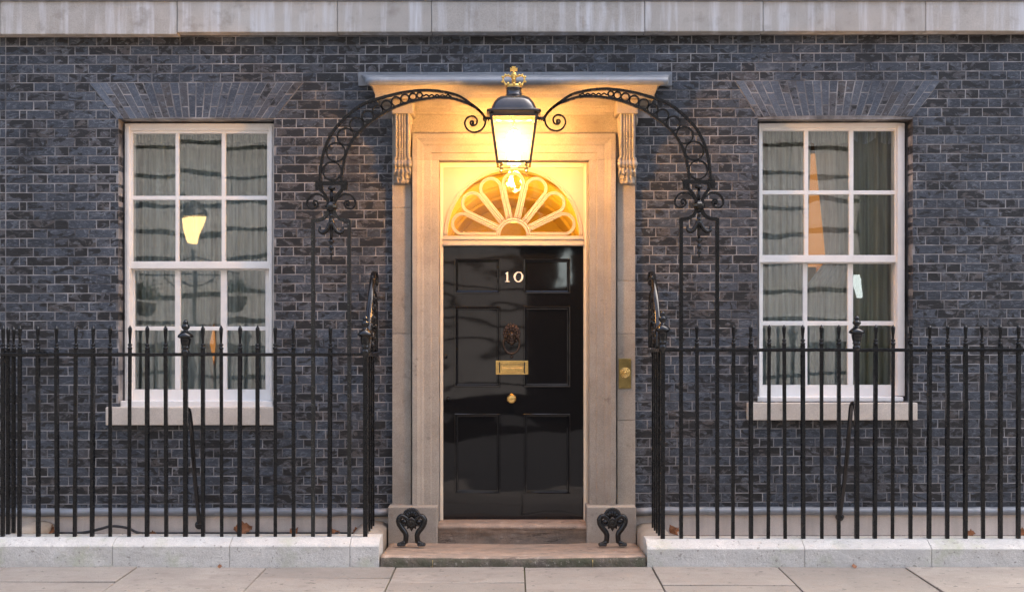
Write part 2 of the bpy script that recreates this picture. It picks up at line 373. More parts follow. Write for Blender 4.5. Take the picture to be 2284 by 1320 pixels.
for i in range(len(cols) - 1):
    x0, x1 = cols[i], cols[i + 1]
    py = first.get(x0, R.uniform(1285, 1325))
    d1 = DIST - 1.616 * FPX / (py - HOR)
    d = .79; nxt = d1
    while d < 4.1:
        nxt = min(nxt, 4.18)
        if nxt - d > .05:
            s_ = MB(); g_ = .0045; dz = R.uniform(-.003, .003); tl = R.uniform(-.003, .003)
            zt = lambda dd, sx: ground_z(dd) + dz + tl * sx
            a, b = d + g_, nxt - g_; xa, xb = x0 + g_, x1 - g_
            s_.hexa([(xa, -b, ground_z(b) - .06), (xb, -b, ground_z(b) - .06), (xb, -a, ground_z(a) - .06), (xa, -a, ground_z(a) - .06),
                     (xa, -b, zt(b, -1)), (xb, -b, zt(b, 1)), (xb, -a, zt(a, 1)), (xa, -a, zt(a, -1))])
            s_.build('paving_stone', M['paving'], pave, bevel=.004)
        d = nxt; nxt = d + R.uniform(.55, 1.0)
af = MB(); af.box(-5.2, -1.12, -.78, .02, -.2, .06); af.box(1.14, 5.2, -.78, .02, -.2, .06)
tag(af.build('area_floor', M['render']), kind='structure')

# ================================================================== THE HOUSE
house = thing('terraced_house', 'dark sooty brick house front with black door between two sash windows', 'house', (0, 0, 0))
SL = .0028
def BW(px, py, d=0): return W(px, py - SL * (px - 438), d)      # brick courses rise very slightly to the right
CP = 20.4
COURSE0 = 184 - 6 * CP
holes = [(264, 611, 265.6, 916), (1690, 2036, 265.6, 905), (980, 1313, 357, 1400)]
# backing wall (the pointing seen between the bricks)
wall = MB(); MY = .0022
xs = sorted({-700, 3000, *[h[0] for h in holes], *[h[1] for h in holes]}); ys = sorted({50, 1420, *[h[2] for h in holes], *[h[3] for h in holes]})
for i in range(len(xs) - 1):
    for j in range(len(ys) - 1):
        cx, cy = (xs[i] + xs[i + 1]) / 2, (ys[j] + ys[j + 1]) / 2
        if any(h[0] < cx < h[1] and h[2] < cy < h[3] for h in holes): continue
        a, b = W(xs[i], ys[j + 1]), W(xs[i + 1], ys[j]); wall.box(a.x, b.x, MY, .34, a.z, b.z)
a, b = W(-700, 50), W(3000, 50)
wall.box(a.x, b.x, MY, .34, a.z, a.z + 5.5)
wall_o = wall.build('wall', M['mortar'], house)
arches = [((200, 676), (262, 612)), ((1640, 2098), (1690, 2036))]
def arch_x(a, f):   # f 0 at top, 1 at bottom
    (t0, t1), (b0, b1) = a
    return t0 + (b0 - t0) * f, t1 + (b1 - t1) * f
bricks = []      # (score, corners TL TR BR BL in px, depth)
GP = .88        # half joint in px
for c in range(53):
    y0 = COURSE0 + c * CP; y1 = y0 + CP; ym = (y0 + y1) / 2
    spans = []
    if y0 > 183 and y1 < 266.5:
        for a in arches:
            l0, r0 = arch_x(a, (y0 - 184) / 81.6); l1, r1 = arch_x(a, (y1 - 184) / 81.6)
            spans.append((l0 - 1, l1 - 1, r0 + 1, r1 + 1, 0))
    for h in holes[:2]:
        if h[2] < ym < h[3]: spans.append((h[0], h[0], h[1], h[1], 1))
    if ym > 262: spans.append((886, 886, 1406, 1406, 0))
    elif ym > 196: spans.append((850, 850, 1450, 1450, 0))
    segs = []
    x = -140 + (46.5 if c % 2 else 0); k = 0; lim = 12.5
    while x < 12.5:
        w = 62 if k % 2 == 0 else 31; segs.append((x, min(x + w, lim))); x += w; k += 1
    x = 12.5; k = 0
    if c % 2: segs.append((x, x + 31)); x += 31; segs.append((x, x + 16)); x += 16
    while x < 2440:
        w = (62 if k % 2 == 0 else 30.5) + R.uniform(-1, 1); segs.append((x, x + w)); x += w; k += 1
    for a, b in segs:
        q = [(a, a, b, b, 0)]
        for L0, L1, R0, R1, deep in spans:
            nq = []
            for (p0, p1, p2, p3, dp) in q:      # left-top, left-bottom, right-top, right-bottom
                Lm, Rm, am, bm_ = (L0 + L1) / 2, (R0 + R1) / 2, (p0 + p1) / 2, (p2 + p3) / 2
                if bm_ <= Lm or am >= Rm: nq.append((p0, p1, p2, p3, dp)); continue
                if am < Lm - 5: nq.append((p0, p1, L0 + GP * (1 if deep else 0), L1 + GP * (1 if deep else 0), max(dp, deep)))
                if bm_ > Rm + 5: nq.append((R0 - GP * (1 if deep else 0), R1 - GP * (1 if deep else 0), p2, p3, max(dp, deep)))
            q = nq
        for p0, p1, p2, p3, dp in q:
            if (p2 + p3 - p0 - p1) / 2 < 5: continue
            cx = (p0 + p1 + p2 + p3) / 4
            bricks.append(((p2 + p3 - p0 - p1) / 2 * CP, cx, ym, ((p0 + GP, y0 + GP), (p2 - GP, y0 + GP), (p3 - GP, y1 - GP), (p1 + GP, y1 - GP)), dp))
def brick_shape(mb, q, depth, proud=0):
    jit = lambda: R.uniform(-.35, .35)
    o = [BW(x + jit(), y + jit() * .6) for x, y in q]
    c = sum(o, Vector()) / 4; b = .0028
    tilt = [R.uniform(-.0016, .0008) for _ in range(4)]
    inner = []
    for p, t in zip(o, tilt):
        dx, dz = c.x - p.x, c.z - p.z
        inner.append(Vector((p.x + math.copysign(min(b, abs(dx) * .4), dx), -proud + t, p.z + math.copysign(min(b, abs(dz) * .4), dz))))
    mid = [Vector((p.x, b - proud, p.z)) for p in o]; back = [Vector((p.x, depth, p.z)) for p in o]
    fs = [(0, 1, 2, 3)] + [(i, (i + 1) % 4, 4 + (i + 1) % 4, 4 + i) for i in range(4)] + [(4 + i, 4 + (i + 1) % 4, 8 + (i + 1) % 4, 8 + i) for i in range(4)]
    mb.add(inner + mid + back, fs)
    return c
vis = [b for b in bricks if 0 < b[1] < 2284 and 80 < b[2] < 1128]
def hidden_score(b):
    x, y = b[1], b[2]
    s_ = b[0]
    if y > 700 and not 840 < x < 1440: s_ *= .35          # behind the railing bars
    if 790 < x < 1500 and y < 262: s_ *= .6
    return s_ + R.uniform(0, .5)
vis.sort(key=hidden_score, reverse=True)
singles = {id(b) for b in vis[:298]}
rest = MB()
for b in bricks:
    depth = .118 if b[4] else .03
    if id(b) in singles:
        m_ = MB(); c = brick_shape(m_, b[3], depth); m_.build('brick', M['brick'], wall_o, org=(c.x, 0, c.z), weld=False)
    else: brick_shape(rest, b[3], depth)
tag(rest.build('brickwork', M['brick'], wall_o, weld=False), kind='stuff')
# flat arches of rubbed brick
for a in arches:
    lab = 'flat arch of slanted grey bricks'
    core = MB()
    l0, r0 = arch_x(a, 0); l1, r1 = arch_x(a, 1)
    p = [BW(l0, 185), BW(r0, 185), BW(r1, 264.5), BW(l1, 264.5)]
    core.prism([(v.x, v.z) for v in p], -.0026, .0036)
    arch = core.build('flat_arch', M['mortar'], house)
    N = 24
    for i in range(N):
        (t0, t1), (b0, b1) = a
        f = lambda u, fr: (t0 + (t1 - t0) * u) * (1 - fr) + (b0 + (b1 - b0) * u) * fr
        sp = [0, 1 / 3 if i % 2 else 2 / 3, 1]
        for j in range(2):
            fa, fb = sp[j], sp[j + 1]; u0, u1 = i / N, (i + 1) / N; gg = .8
            cam_ = lambda u: -3.2 * (1 - (2 * u - 1) ** 2)
            ya, yb = 184 + 81.6 * fa + (gg if fa else 1), 184 + 81.6 * fb - (gg if fb < 1 else 0)
            yb0 = yb + (cam_(u0) if fb == 1 else 0); yb1 = yb + (cam_(u1) if fb == 1 else 0)
            q = ((f(u0, fa) + gg, ya), (f(u1, fa) - gg, ya), (f(u1, fb) - gg, yb1), (f(u0, fb) + gg, yb0))
            m_ = MB(); c = brick_shape(m_, q, .118, .0035); m_.build('voussoir', M['rubbed'], arch, org=(c.x, 0, c.z), weld=False)
# stone band above
joints = [-330, 0, 395, 752, 962, 1438, 1702, 2065, 2500]
band_core = MB(); band_core.pbox(-400, -4, 2600, 66, .035, -.02)
band = band_core.build('string_course', M['mortar'], house)
for i in range(len(joints) - 1):
    m_ = MB(); bot = 77 if i < 2 else 72.5 - .0016 * (joints[i] - 395)
    m_.pbox(joints[i] + .45, 3, joints[i + 1] - .45, bot, .10 + R.uniform(-.004, .004), .0)
    m_.build('stone_block', M['band'], band, bevel=.006)
m_ = MB(); m_.pbox(-400, -8, 2600, 2, .115, .0); m_.build('lead_cap', M['lead'], band, bevel=.006)
# base course
m_ = MB(); m_.pbox(-300, 1146, 868, 1230, .02, -.0); m_.pbox(1416, 1146, 2600, 1230, .02, .0)
base = m_.build('plinth', M['render'], house)
for x0, x1, yy in ((-300, 868, 1141), (1416, 2600, 1139)):
    m_ = MB(); pts = []
    n = 46
    for k in range(n + 1):
        x = x0 + (x1 - x0) * k / n
        pts.append(W(x, yy + R.uniform(-.9, .9) + 3.0 * noise.noise((x * .004, 0, 3)), .018))
    m_.sweep(pts, S(9.5), .045, n=10); m_.build('lead_ledge', M['lead'], base)
# ------------------------------------------------------------------ sash windows
def sash_window(fx0, fx1, ty, xs_up, xs_lo, ys_, sill):
    """fx: frame sides, ty: frame top, xs: six glass edges, ys_: glass edges and rails, sill: x0 x1 top bottom"""
    fr = MB(); d0 = -.10
    (g0, g1, g2, g3, g4, g5) = xs_up
    u0, u1, u2, u3, l0, l1, l2, l3, wb = ys_
    fr.pbox(fx0, ty, g0 - 6, wb - 4, d0, -.24); fr.pbox(g5 + 4, ty, fx1, wb - 4, d0, -.24); fr.pbox(g0 - 6, ty, g5 + 4, u0 - 7, d0, -.24)
    fr.pbox(fx0 + 4, ty + 5, g0 - 8, wb - 4, d0 + .012, d0); fr.pbox(g5 + 6, ty + 5, fx1 - 4, wb - 4, d0 + .012, d0)     # staff bead
    win = fr.build('sash_window', M['white'], house, bevel=.003)
    ws = MB(); ws.pbox(fx0 - 10, wb - 2, fx1 - 3, wb + 12, -.03, -.25); ws.build('window_board', M['white'], win, bevel=.005)
    st = MB(); st.pbox(sill[0], sill[2], sill[1], sill[3], .055, -.30); st.build('stone_sill', M['sill'], win, bevel=.006)
    for up in (True, False):
        X = xs_up if up else xs_lo; d = -.118 if up else -.165
        ya, yb, yc, yd = (u0, u1, u2, u3) if up else (l0, l1, l2, l3)
        s_ = MB()
        lx0, lx1 = xs_up[0] - 6, xs_up[5] + 4
        s_.pbox(lx0, ya - 8 if up else ya - 10, X[0], yd, d, d - .042); s_.pbox(X[5], ya - 8 if up else ya - 10, lx1, yd, d, d - .042)
        s_.pbox(X[0], ya - 8 if up else ya - 10, X[5], ya, d, d - .042)
        s_.pbox(lx0, yd, lx1, yd + (16 if up else wb - l3 - 2), d + (.006 if up else 0), d - .042)
        sash = s_.build('sash', M['white'], win, bevel=.003)
        for e in (1, 3):
            b = MB(); b.pbox(X[e], ya, X[e + 1], yd, d - .001, d - .036); b.build('glazing_bar', M['white'], win, bevel=.0035)
        b = MB(); b.pbox(X[0], yb, X[5], yc, d - .003, d - .034); b.build('glazing_bar', M['white'], win, bevel=.0035)
        for i in range(3):
            for (p, q) in ((ya, yb), (yc, yd)):
                m_ = MB(); m_.pbox(X[2 * i] - 1, p - 1, X[2 * i + 1] + 1, q + 1, d - .018, d - .022)
                o = m_.build('pane', M['glass'], win, org=W((X[2 * i] + X[2 * i + 1]) / 2, (p + q) / 2, d - .02))
                o.rotation_euler = (R.uniform(-.003, .003), 0, R.uniform(-.003, .003))
    return win
sash_window(278, 611, 276, (296, 391, 399, 494, 503, 596), (300, 390, 402, 492, 506, 592), (298, 437, 446, 583, 603, 728, 737, 868, 896), (235, 612, 908, 948))
sash_window(1692, 2018, 275, (1701, 1794, 1803, 1894, 1904, 1996), (1701, 1791, 1801, 1891, 1903, 1993), (292, 425, 434, 569, 588, 716, 726, 858, 887), (1668, 2047, 898, 937))
# ------------------------------------------------------------------ stone door surround
core = MB(); core.pbox(918, 224, 1379, 357, .048, -.30)
sur = core.build('door_surround', M['stone'], house, bevel=.003)
PROF = [(0, -.20), (0, .058), (.004, .062), (.052, .062), (.056, .066), (.060, .073), (.112, .073), (.118, .079), (.126, .084), (.142, .088), (.158, .098), (.162, .103), (.198, .103), (.203, .098), (.203, -.05)]
il, ir, it = W(978, 357, .08), W(1315, 357, .08), W(1145, 357, .08).z
def jamb(side, z0, z1):
    m_ = MB(); X = il.x if side < 0 else ir.x
    m_.grid([[(X + side * u, -d, z) for u, d in PROF] for z in (z0, z1)], smooth=False)
    n = len(PROF)
    m_.add([(X + side * u, -d, z0) for u, d in PROF], [tuple(range(n))]); m_.add([(X + side * u, -d, z1) for u, d in PROF], [tuple(range(n))])
    m_.build('jamb_stone', M['stone'], sur, org=(X, -.06, (z0 + z1) / 2))
for side in (-1, 1):
    zs = [W(0, 1130, .08).z, W(0, 744, .08).z, it]
    for k in range(2): jamb(side, zs[k] + .001, zs[k + 1] - .001)
h = MB(); rows = []
h.grid([[(il.x - u, -d, it + .001), ] + [(il.x - u, -d, it + u), (ir.x + u, -d, it + u)] + [(ir.x + u, -d, it + .001)] for u, d in PROF], smooth=False)
h.build('head_stone', M['stone'], sur)
for px0, px1, ysp in ((875, 917, (256, 463, 744, 1130)), (1377, 1417, (256, 626, 744, 937, 1130))):
    for k in range(len(ysp) - 1):
        m_ = MB(); m_.pbox(px0, ysp[k] + .4, px1, ysp[k + 1] - .4, .046, -.05); m_.build('pilaster_stone', M['stone'], sur, org=W((px0 + px1) / 2, (ysp[k] + ysp[k + 1]) / 2), bevel=.002)
for px0, px1 in ((865, 975.5), (1309, 1419)):
    m_ = MB(); m_.pbox(px0, 1130, px1, 1224, .18, -.2); m_.build('plinth_block', M['stone'], sur, org=W((px0 + px1) / 2, 1170, .1), bevel=.007)
# scrolled consoles
def interp(tab, x):
    for (a, va), (b, vb) in zip(tab, tab[1:]):
        if a <= x <= b:
            t = (x - a) / (b - a); t = t * t * (3 - 2 * t); return va + (vb - va) * t
    return tab[0][1] if x < tab[0][0] else tab[-1][1]
CT = [(254, .245), (268, .25), (290, .225), (312, .175), (335, .128), (352, .106), (357, .098), (361, .125), (366, .135), (371, .122), (374, .092), (378, .105), (386, .122), (396, .112), (403, .096), (408, .100), (412, .06)]
for px0, px1 in ((877, 917.5), (1379, 1420)):
    m_ = MB(); rows = []
    NY, NX = 72, 34
    for j in range(NY + 1):
        y = 254 + (412 - 254) * j / NY; row = []
        for i in range(NX + 1):
            t = i / NX; d = interp(CT, y)
            wd = 1 - (.16 if y < 352 else 0) - (.0 if y < 376 else .05)
            u = (t - .5) * wd
            tt = t
            if y < 374:
                gr = min(abs(tt - q) for q in (.20, .40, .56, .76))
                d -= .011 * max(0, 1 - (gr / .05) ** 2)
                rd = min((.20 - tt, tt)) if tt < .2 else (min(tt - .76, 1 - tt) if tt > .76 else .1)
                if tt < .2: d += .010 * math.sin(math.pi * tt / .2)
                elif tt > .76: d += .010 * math.sin(math.pi * (tt - .76) / .24)
            else:
                q = (y - 374) / 38
                d += .009 * math.cos(2 * math.pi * (tt - .5) * (5 - 2 * q)) * (1 - .4 * q) + .010 * math.sin(q * 9) - .05 * (abs(tt - .5) * 2) ** 2 * q
                d += .020 * noise.noise((tt * 9, y * .2, px0))
            d = max(d, .047)
            row.append(W((px0 + px1) / 2 + u * (px1 - px0), y, d))
        row = [Vector((row[0].x, -.04, row[0].z))] + row + [Vector((row[-1].x, -.04, row[-1].z))]
        rows.append(row)
    m_.grid(rows)
    for yy, rr, dd in ((270, 12, .14), (366, 6, .085)):           # side volutes
        for sx in (-1, 1):
            c = W((px0 + px1) / 2 + sx * 18.5, yy, dd)
            m_.ball(c, .016, .07 if rr > 8 else .04, S(rr), 10, 8)
    m_.build('console', M['stone'], sur)
# cornice hood
CORN = [(.046, 257), (.060, 255), (.064, 251), (.082, 247), (.092, 242), (.106, 241), (.112, 236), (.150, 229), (.162, 226.5), (.178, 226)]
zc = [(p, W(0, y, p).z) for p, y in CORN]
zs_ = zc[-1][1]
zc += [(.34, zs_), (.34, zs_ - .012), (.356, zs_ - .012), (.358, zs_ + .018), (.37, zs_ + .024), (.385, zs_ + .045), (.415, zs_ + .08), (.44, zs_ + .095), (.442, W(0, 189, .44).z), (-.02, W(0, 189, .44).z)]
m_ = MB()
bx0, bx1 = W(878, 0, .1).x, W(1418, 0, .1).x
def cside(p): return max(-.0, p - .05) * .37
m_.grid([[(bx0 - cside(p), .0, z), (bx0 - cside(p), -p, z), (bx1 + cside(p), -p, z), (bx1 + cside(p), .0, z)] for p, z in zc], smooth=False)
m_.build('cornice_hood', M['stone'], sur, bevel=.002)
for px0, px1 in ((874, 922), (1375, 1423)):
    m_ = MB(); a, b = W(px0, 256, .27), W(px1, 242, .27)
    m_.box(a.x, b.x, -.275, -.05, W(0, 254, .255).z, zs_ - .005); m_.build('console_cap', M['stone'], sur, bevel=.006)
m_ = MB()
rows = []
for k in range(41):
    t = k / 40; x0, x1 = W(816, 0, .47).x, W(1490, 0, .47).x; X = x0 + (x1 - x0) * t
    w_ = .004 * noise.noise((t * 14, 0, 9)) + .002 * noise.noise((t * 60, 0, 3))
    X2 = W(806, 0).x + (W(1494, 0).x - W(806, 0).x) * t
    rows.append([(X, -.44, W(0, 190, .44).z), (X, -.468, W(0, 189.5, .47).z + w_), (X, -.474, W(0, 180, .47).z + w_ * .5), (X, -.468, W(0, 174, .47).z), (X2, -.02, W(0, 168).z), (X2, .0, W(0, 168).z)])
m_.grid(rows)
m_.add(rows[0], [tuple(range(6))]); m_.add(rows[-1], [tuple(range(6))])
m_.build('lead_roof', M['lead'], sur)
for x0, x1 in ((799, 952), (953, 1190), (1191, 1343), (1344, 1499)):
    m_ = MB(); m_.pbox(x0, 161, x1, 176 if 810 < x0 and x1 < 1490 else 192, .012 + R.uniform(0, .003), .0); m_.build('lead_flashing', M['lead'], sur, bevel=.003)
# ------------------------------------------------------------------ door frame, fanlight, door
DF, DD = -.05, -.10                       # faces of the frame and of the door
m_ = MB()
m_.pbox(974, 358, 988, 1160, DF, -.2); m_.pbox(1302, 358, 1318, 1160, DF, -.2); m_.pbox(988, 358, 1302, 373, DF, -.2)
m_.pbox(981, 366, 985, 1160, DF + .012, DF); m_.pbox(1305, 366, 1309, 1160, DF + .012, DF)
m_.pbox(985, 364, 1305, 368, DF + .014, DF)
frame = m_.build('door_frame', M['cream_lit'], house, bevel=.003)
m_ = MB(); m_.pbox(988, 526, 1302, 548, DF + .006, -.2); m_.pbox(988, 530, 1302, 534, DF + .02, DF); m_.pbox(988, 541, 1302, 547, DF + .028, DF)
m_.build('transom', M['cream'], frame, bevel=.002)
FC = (1145, 525.5); FD = -.075
def FP(r, a, d=FD): return W(FC[0] + r * math.cos(a), FC[1] - r * math.sin(a), d)
# board with the half-round opening
m_ = MB(); NA = 48; inner = [FP(151, math.pi * k / NA) for k in range(NA + 1)]
def edge_pt(a):
    dx, dy = math.cos(a), math.sin(a); t = min((157 / abs(dx)) if abs(dx) > 1e-6 else 1e9, (153 / dy) if dy > 1e-6 else 1e9)
    return FP(t, a)
angs = sorted({math.pi * k / NA for k in range(NA + 1)} | {math.atan2(153, 157), math.pi - math.atan2(153, 157)})
front = [[FP(151, a), edge_pt(a)] for a in angs]
back = [[p + Vector((0, .045, 0)) for p in r] for r in front]
m_.grid(front, False); m_.grid(back, False); m_.grid([[f[0], b[0]] for f, b in zip(front, back)], False)
fan = m_.build('fanlight', M['cream'], house)
m_ = MB(); m_.sweep([FP(153, math.pi * k / 60, FD + .003) for k in range(61)], S(3), .010, n=8)
m_.sweep([FP(148.5, math.pi * k / 60, FD - .008) for k in range(61)], S(2.2), .010, n=8); m_.build('arch_bead', M['cream'], fan)
m_ = MB()
for rr in (36.5, 31.5): m_.sweep([FP(rr, math.pi * k / 24, FD - .012) for k in range(25)], S(2.6), .014, n=8)
m_.build('hub_ring', M['cream'], fan)
HA = math.pi / 14
for k in range(7):
    a = math.pi / 14 + k * math.pi / 7
    m_ = MB()
    for off, rs, dz in ((2.3, 2.1, 0), (6.0, 1.7, -.006)):
        rt = 119; half = rt * math.sin(HA) - off; ca = Vector((math.cos(a), math.sin(a))); cn = Vector((-ca.y, ca.x))
        loc = []
        r0 = 37
        h0 = max(.6, r0 * math.sin(HA) - off)
        for t in range(9): q = t / 8; loc.append((r0 + (rt * math.cos(HA) - r0) * q, -(h0 + (half - h0) * q)))
        for t in range(1, 14): q = -math.pi / 2 + math.pi * t / 14; loc.append((rt * math.cos(HA) + half * math.cos(q), half * math.sin(q)))
        for t in range(8, -1, -1): q = t / 8; loc.append((r0 + (rt * math.cos(HA) - r0) * q, (h0 + (half - h0) * q)))
        pts = []
        for u, v in loc:
            x, y = ca.x * u + cn.x * v, ca.y * u + cn.y * v
            pts.append(W(FC[0] + x, FC[1] - max(y, 1.5), FD - .012 + dz))
        m_.sweep(pts, S(rs), .012, n=8)
    m_.build('petal_bar', M['cream'], fan)
m_ = MB(); pts = [FP(152, math.pi * k / 32, FD - .03) for k in range(33)]
m_.prism([(p.x, p.z) for p in pts], .104, .109); m_.build('pane', M['fanglass'], fan)
# door leaf
m_ = MB(); m_.pbox(988, 548.5, 1302, 1160, DD - .016, -.16)
for x0, x1, y0, y1 in ((988, 1014, 548.5, 1160), (1116, 1168, 548.5, 1160), (1272, 1302, 548.5, 1160), (1014, 1116, 548.5, 577), (1168, 1272, 548.5, 577), (1014, 1116, 655, 683), (1168, 1272, 655, 683),
                       (1014, 1116, 863, 922), (1168, 1272, 863, 922), (1014, 1116, 1100, 1160), (1168, 1272, 1100, 1160)):
    m_.pbox(x0, y0, x1, y1, DD, DD - .016)
door = m_.build('front_door', M['door'], house)
for x0, x1 in ((1014, 1116), (1168, 1272)):
    for y0, y1 in ((577, 655), (683, 863), (922, 1100)):
        m_ = MB(); a, b = W(x0, y1, DD), W(x1, y0, DD)
        pr = [(0, -DD - .0005), (0, -DD - .007), (.004, -DD - .010), (.010, -DD - .009), (.014, -DD - .003), (.017, -DD + .008), (.024, -DD + .010), (.028, -DD + .0155)]
        for i in range(len(pr) - 1):
            (u, y), (u2, yy2) = pr[i], pr[i + 1]
            A = [(a.x + u, y, a.z + u), (b.x - u, y, a.z + u), (b.x - u, y, b.z - u), (a.x + u, y, b.z - u)]
            B = [(a.x + u2, yy2, a.z + u2), (b.x - u2, yy2, a.z + u2), (b.x - u2, yy2, b.z - u2), (a.x + u2, yy2, b.z - u2)]
            m_.add(A + B, [(k, (k + 1) % 4, 4 + (k + 1) % 4, 4 + k) for k in range(4)])
        u = .028; y = -DD + .0150
        m_.add([(a.x + u, y, a.z + u), (b.x - u, y, a.z + u), (b.x - u, y, b.z - u), (a.x + u, y, b.z - u)], [(0, 1, 2, 3)])
        m_.build('door_panel', M['door'], door)
m_ = MB(); m_.sweep([W(1143, 550, DD), W(1143, 1158, DD)], .007, .0035, square=True); m_.sweep([W(1139, 550, DD), W(1139, 1158, DD)], .0022, .002, square=True)
m_.build('centre_bead', M['door'], door)
# number 10
def pxpoly(pts, ox, oy, sx, sy, d): return [(W(ox + x * sx, oy + y * sy, d).x, W(ox + x * sx, oy + y * sy, d).z) for x, y in pts]
m_ = MB()
one = [(.0, 1), (.0, .955), (.26, .93), (.30, .88), (.30, .22), (.26, .17), (.02, .20), (.0, .15), (.52, .0), (.66, 0), (.66, .88), (.70, .93), (.98, .955), (.98, 1)]
m_.prism(pxpoly(one, 1126.5, 606.5, 10.5, 22, DD + .006), -DD - .0065, -DD + .0005)
N = 40; th = rad(18)
outr = [(10.8 * math.cos(2 * math.pi * k / N), 11.8 * math.sin(2 * math.pi * k / N)) for k in range(N)]
inn = []
for k in range(N):
    t = 2 * math.pi * k / N; x, y = 6.6 * math.cos(t), 9.9 * math.sin(t)
    inn.append((x * math.cos(th) - y * math.sin(th) * .55, x * math.sin(th) * .5 + y * math.cos(th)))
ring = []
for yv in (-DD - .0065, -DD + .0005):
    ring.append([[W(1156.5 + x, 617.5 + y, DD + .006) for x, y in L] for L in (outr, inn)])
for k in range(N):
    k2 = (k + 1) % N
    P = lambda lay, r, kk: (ring[lay][r][kk].x, (-DD - .0065, -DD + .0005)[lay], ring[lay][r][kk].z)
    m_.add([P(0, 0, k), P(0, 0, k2), P(0, 1, k2), P(0, 1, k), P(1, 0, k), P(1, 0, k2), P(1, 1, k2), P(1, 1, k)], [(0, 1, 2, 3), (0, 1, 5, 4), (3, 2, 6, 7)])
m_.build('door_number', M['number'], door)
# lion knocker
m_ = MB(); c = W(1141, 745, DD + .02)
m_.ball(c + Vector((0, .012, 0)), .058, .028, .068, 16, 10)
for rr, cnt, sz, dy in ((.060, 17, .0155, .0), (.045, 14, .0145, -.014), (.028, 9, .012, -.022)):
    for k in range(cnt):
        a = 2 * math.pi * k / cnt + rr * 40
        if rr < .05 and math.sin(a) < -.45: continue
        p = c + Vector((rr * math.cos(a), dy + R.uniform(-.004, .004), rr * 1.12 * math.sin(a) + .004))
        m_.ball(p, sz * .75, sz, sz * 1.15, 7, 5)
m_.ball(c + Vector((0, -.030, -.014)), .019, .020, .030, 10, 7); m_.ball(c + Vector((0, -.045, -.028)), .011, .010, .008, 8, 6)
m_.ball(c + Vector((0, -.026, -.046)), .020, .018, .014, 10, 6); m_.ball(c + Vector((0, -.018, -.066)), .022, .015, .022, 10, 6)
for sx in (-1, 1):
    m_.ball(c + Vector((sx * .019, -.032, .004)), .010, .008, .006, 8, 5); m_.ball(c + Vector((sx * .052, -.004, -.012)), .013, .014, .013, 8, 5)
    m_.ball(c + Vector((sx * .034, -.016, .044)), .013, .010, .016, 8, 5)
kn = m_.build('lion_knocker', M['bronze'], door)
m_ = MB(); pts = spline([W(1141 + x, y, DD + .03) for x, y in ((-17, 757), (-17.5, 770), (-13, 781), (-6, 787), (0, 788), (6, 787), (13, 781), (17.5, 770), (17, 757))], 5)
m_.sweep(pts, .0085, n=8); m_.ball(W(1141, 788, DD + .03), .014, .012, .013); m_.ball(W(1141, 795, DD + .012), .013, .012, .013); m_.build('knocker_ring', M['bronze'], door)
# letterbox
m_ = MB(); m_.pbox(1106, 804, 1178, 835, DD + .008, DD)
for q in ((1106, 804, 1178, 807), (1106, 832, 1178, 835), (1106, 807, 1109, 832), (1175, 807, 1178, 832)): m_.pbox(*q, DD + .013, DD + .008)
m_.pbox(1117, 819.5, 1168, 829.5, DD + .013, DD + .007); m_.pbox(1120, 821, 1165, 823, DD + .020, DD + .012)
lb = m_.build('letterbox', M['brass'], door, bevel=.0015)
cu = bpy.data.curves.new('lettering', 'FONT'); cu.body = 'FIRST LORD OF THE TREASURY'; cu.size = .021; cu.align_x = 'CENTER'; cu.align_y = 'CENTER'; cu.extrude = .0006
to = bpy.data.objects.new('lettering', cu); C.objects.link(to)
bpy.context.view_layer.update()
me = bpy.data.meshes.new_from_object(to.evaluated_get(bpy.context.evaluated_depsgraph_get())); bpy.data.objects.remove(to); bpy.data.curves.remove(cu)
me.materials.clear(); me.materials.append(M['engraved'])
wd = max(v.co.x for v in me.vertices) - min(v.co.x for v in me.vertices); kx = S(62, DD) / wd
for v in me.vertices: v.co = Vector((v.co.x * kx, -v.co.z, v.co.y * .95))
me.name = 'lettering'; put('lettering', me, door, W(1142, 813, DD + .0088))
m_ = MB(); m_.lathe(W(1141, 889, DD), [(.040, 0), (.040, .008), (.034, .014), (.018, .016), (.018, .030), (.034, .036), (.036, .046), (.028, .054), (.012, .057), (0.002, .057)], 8, 'Y', smooth=False)
m_.build('door_knob', M['brass'], door, bevel=.002)
m_ = MB()
for (x, y) in ((993, 795), (1000, 889)):
    m_.lathe(W(x, y, DD), [(.018, 0), (.018, .006), (.010, .008), (.010, .016), (.003, .018)], 12, 'Y')
m_.build('keyhole_cover', M['gloss'], door)
# ------------------------------------------------------------------ rooms behind the glass
def room(name, x0, x1, z0, z1, y1, mat, t=.06, y0=.345):
    m_ = MB(); m_.box(x0 - t, x0, y0, y1, z0, z1); m_.box(x1, x1 + t, y0, y1, z0, z1); m_.box(x0 - t, x1 + t, y1, y1 + t, z0, z1)
    m_.box(x0 - t, x1 + t, y0, y1 + t, z1, z1 + t); m_.box(x0 - t, x1 + t, y0, y1 + t, z0 - t, z0)
    return m_.build(name, mat, house)
room('room_interior', -4.2, -1.3, .75, 3.75, 2.6, M['room']); room('room_interior', 1.3, 4.2, .75, 3.75, 2.6, M['room'])
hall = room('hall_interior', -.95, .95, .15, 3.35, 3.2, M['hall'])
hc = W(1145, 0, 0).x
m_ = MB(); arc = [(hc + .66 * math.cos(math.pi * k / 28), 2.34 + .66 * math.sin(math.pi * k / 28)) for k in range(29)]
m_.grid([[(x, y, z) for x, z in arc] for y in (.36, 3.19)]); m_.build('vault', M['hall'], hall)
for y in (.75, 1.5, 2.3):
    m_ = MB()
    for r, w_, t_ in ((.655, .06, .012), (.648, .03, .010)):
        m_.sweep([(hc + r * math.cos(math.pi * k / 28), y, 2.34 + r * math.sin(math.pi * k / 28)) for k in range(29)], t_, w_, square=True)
    m_.build('vault_rib', M['hall'], hall)

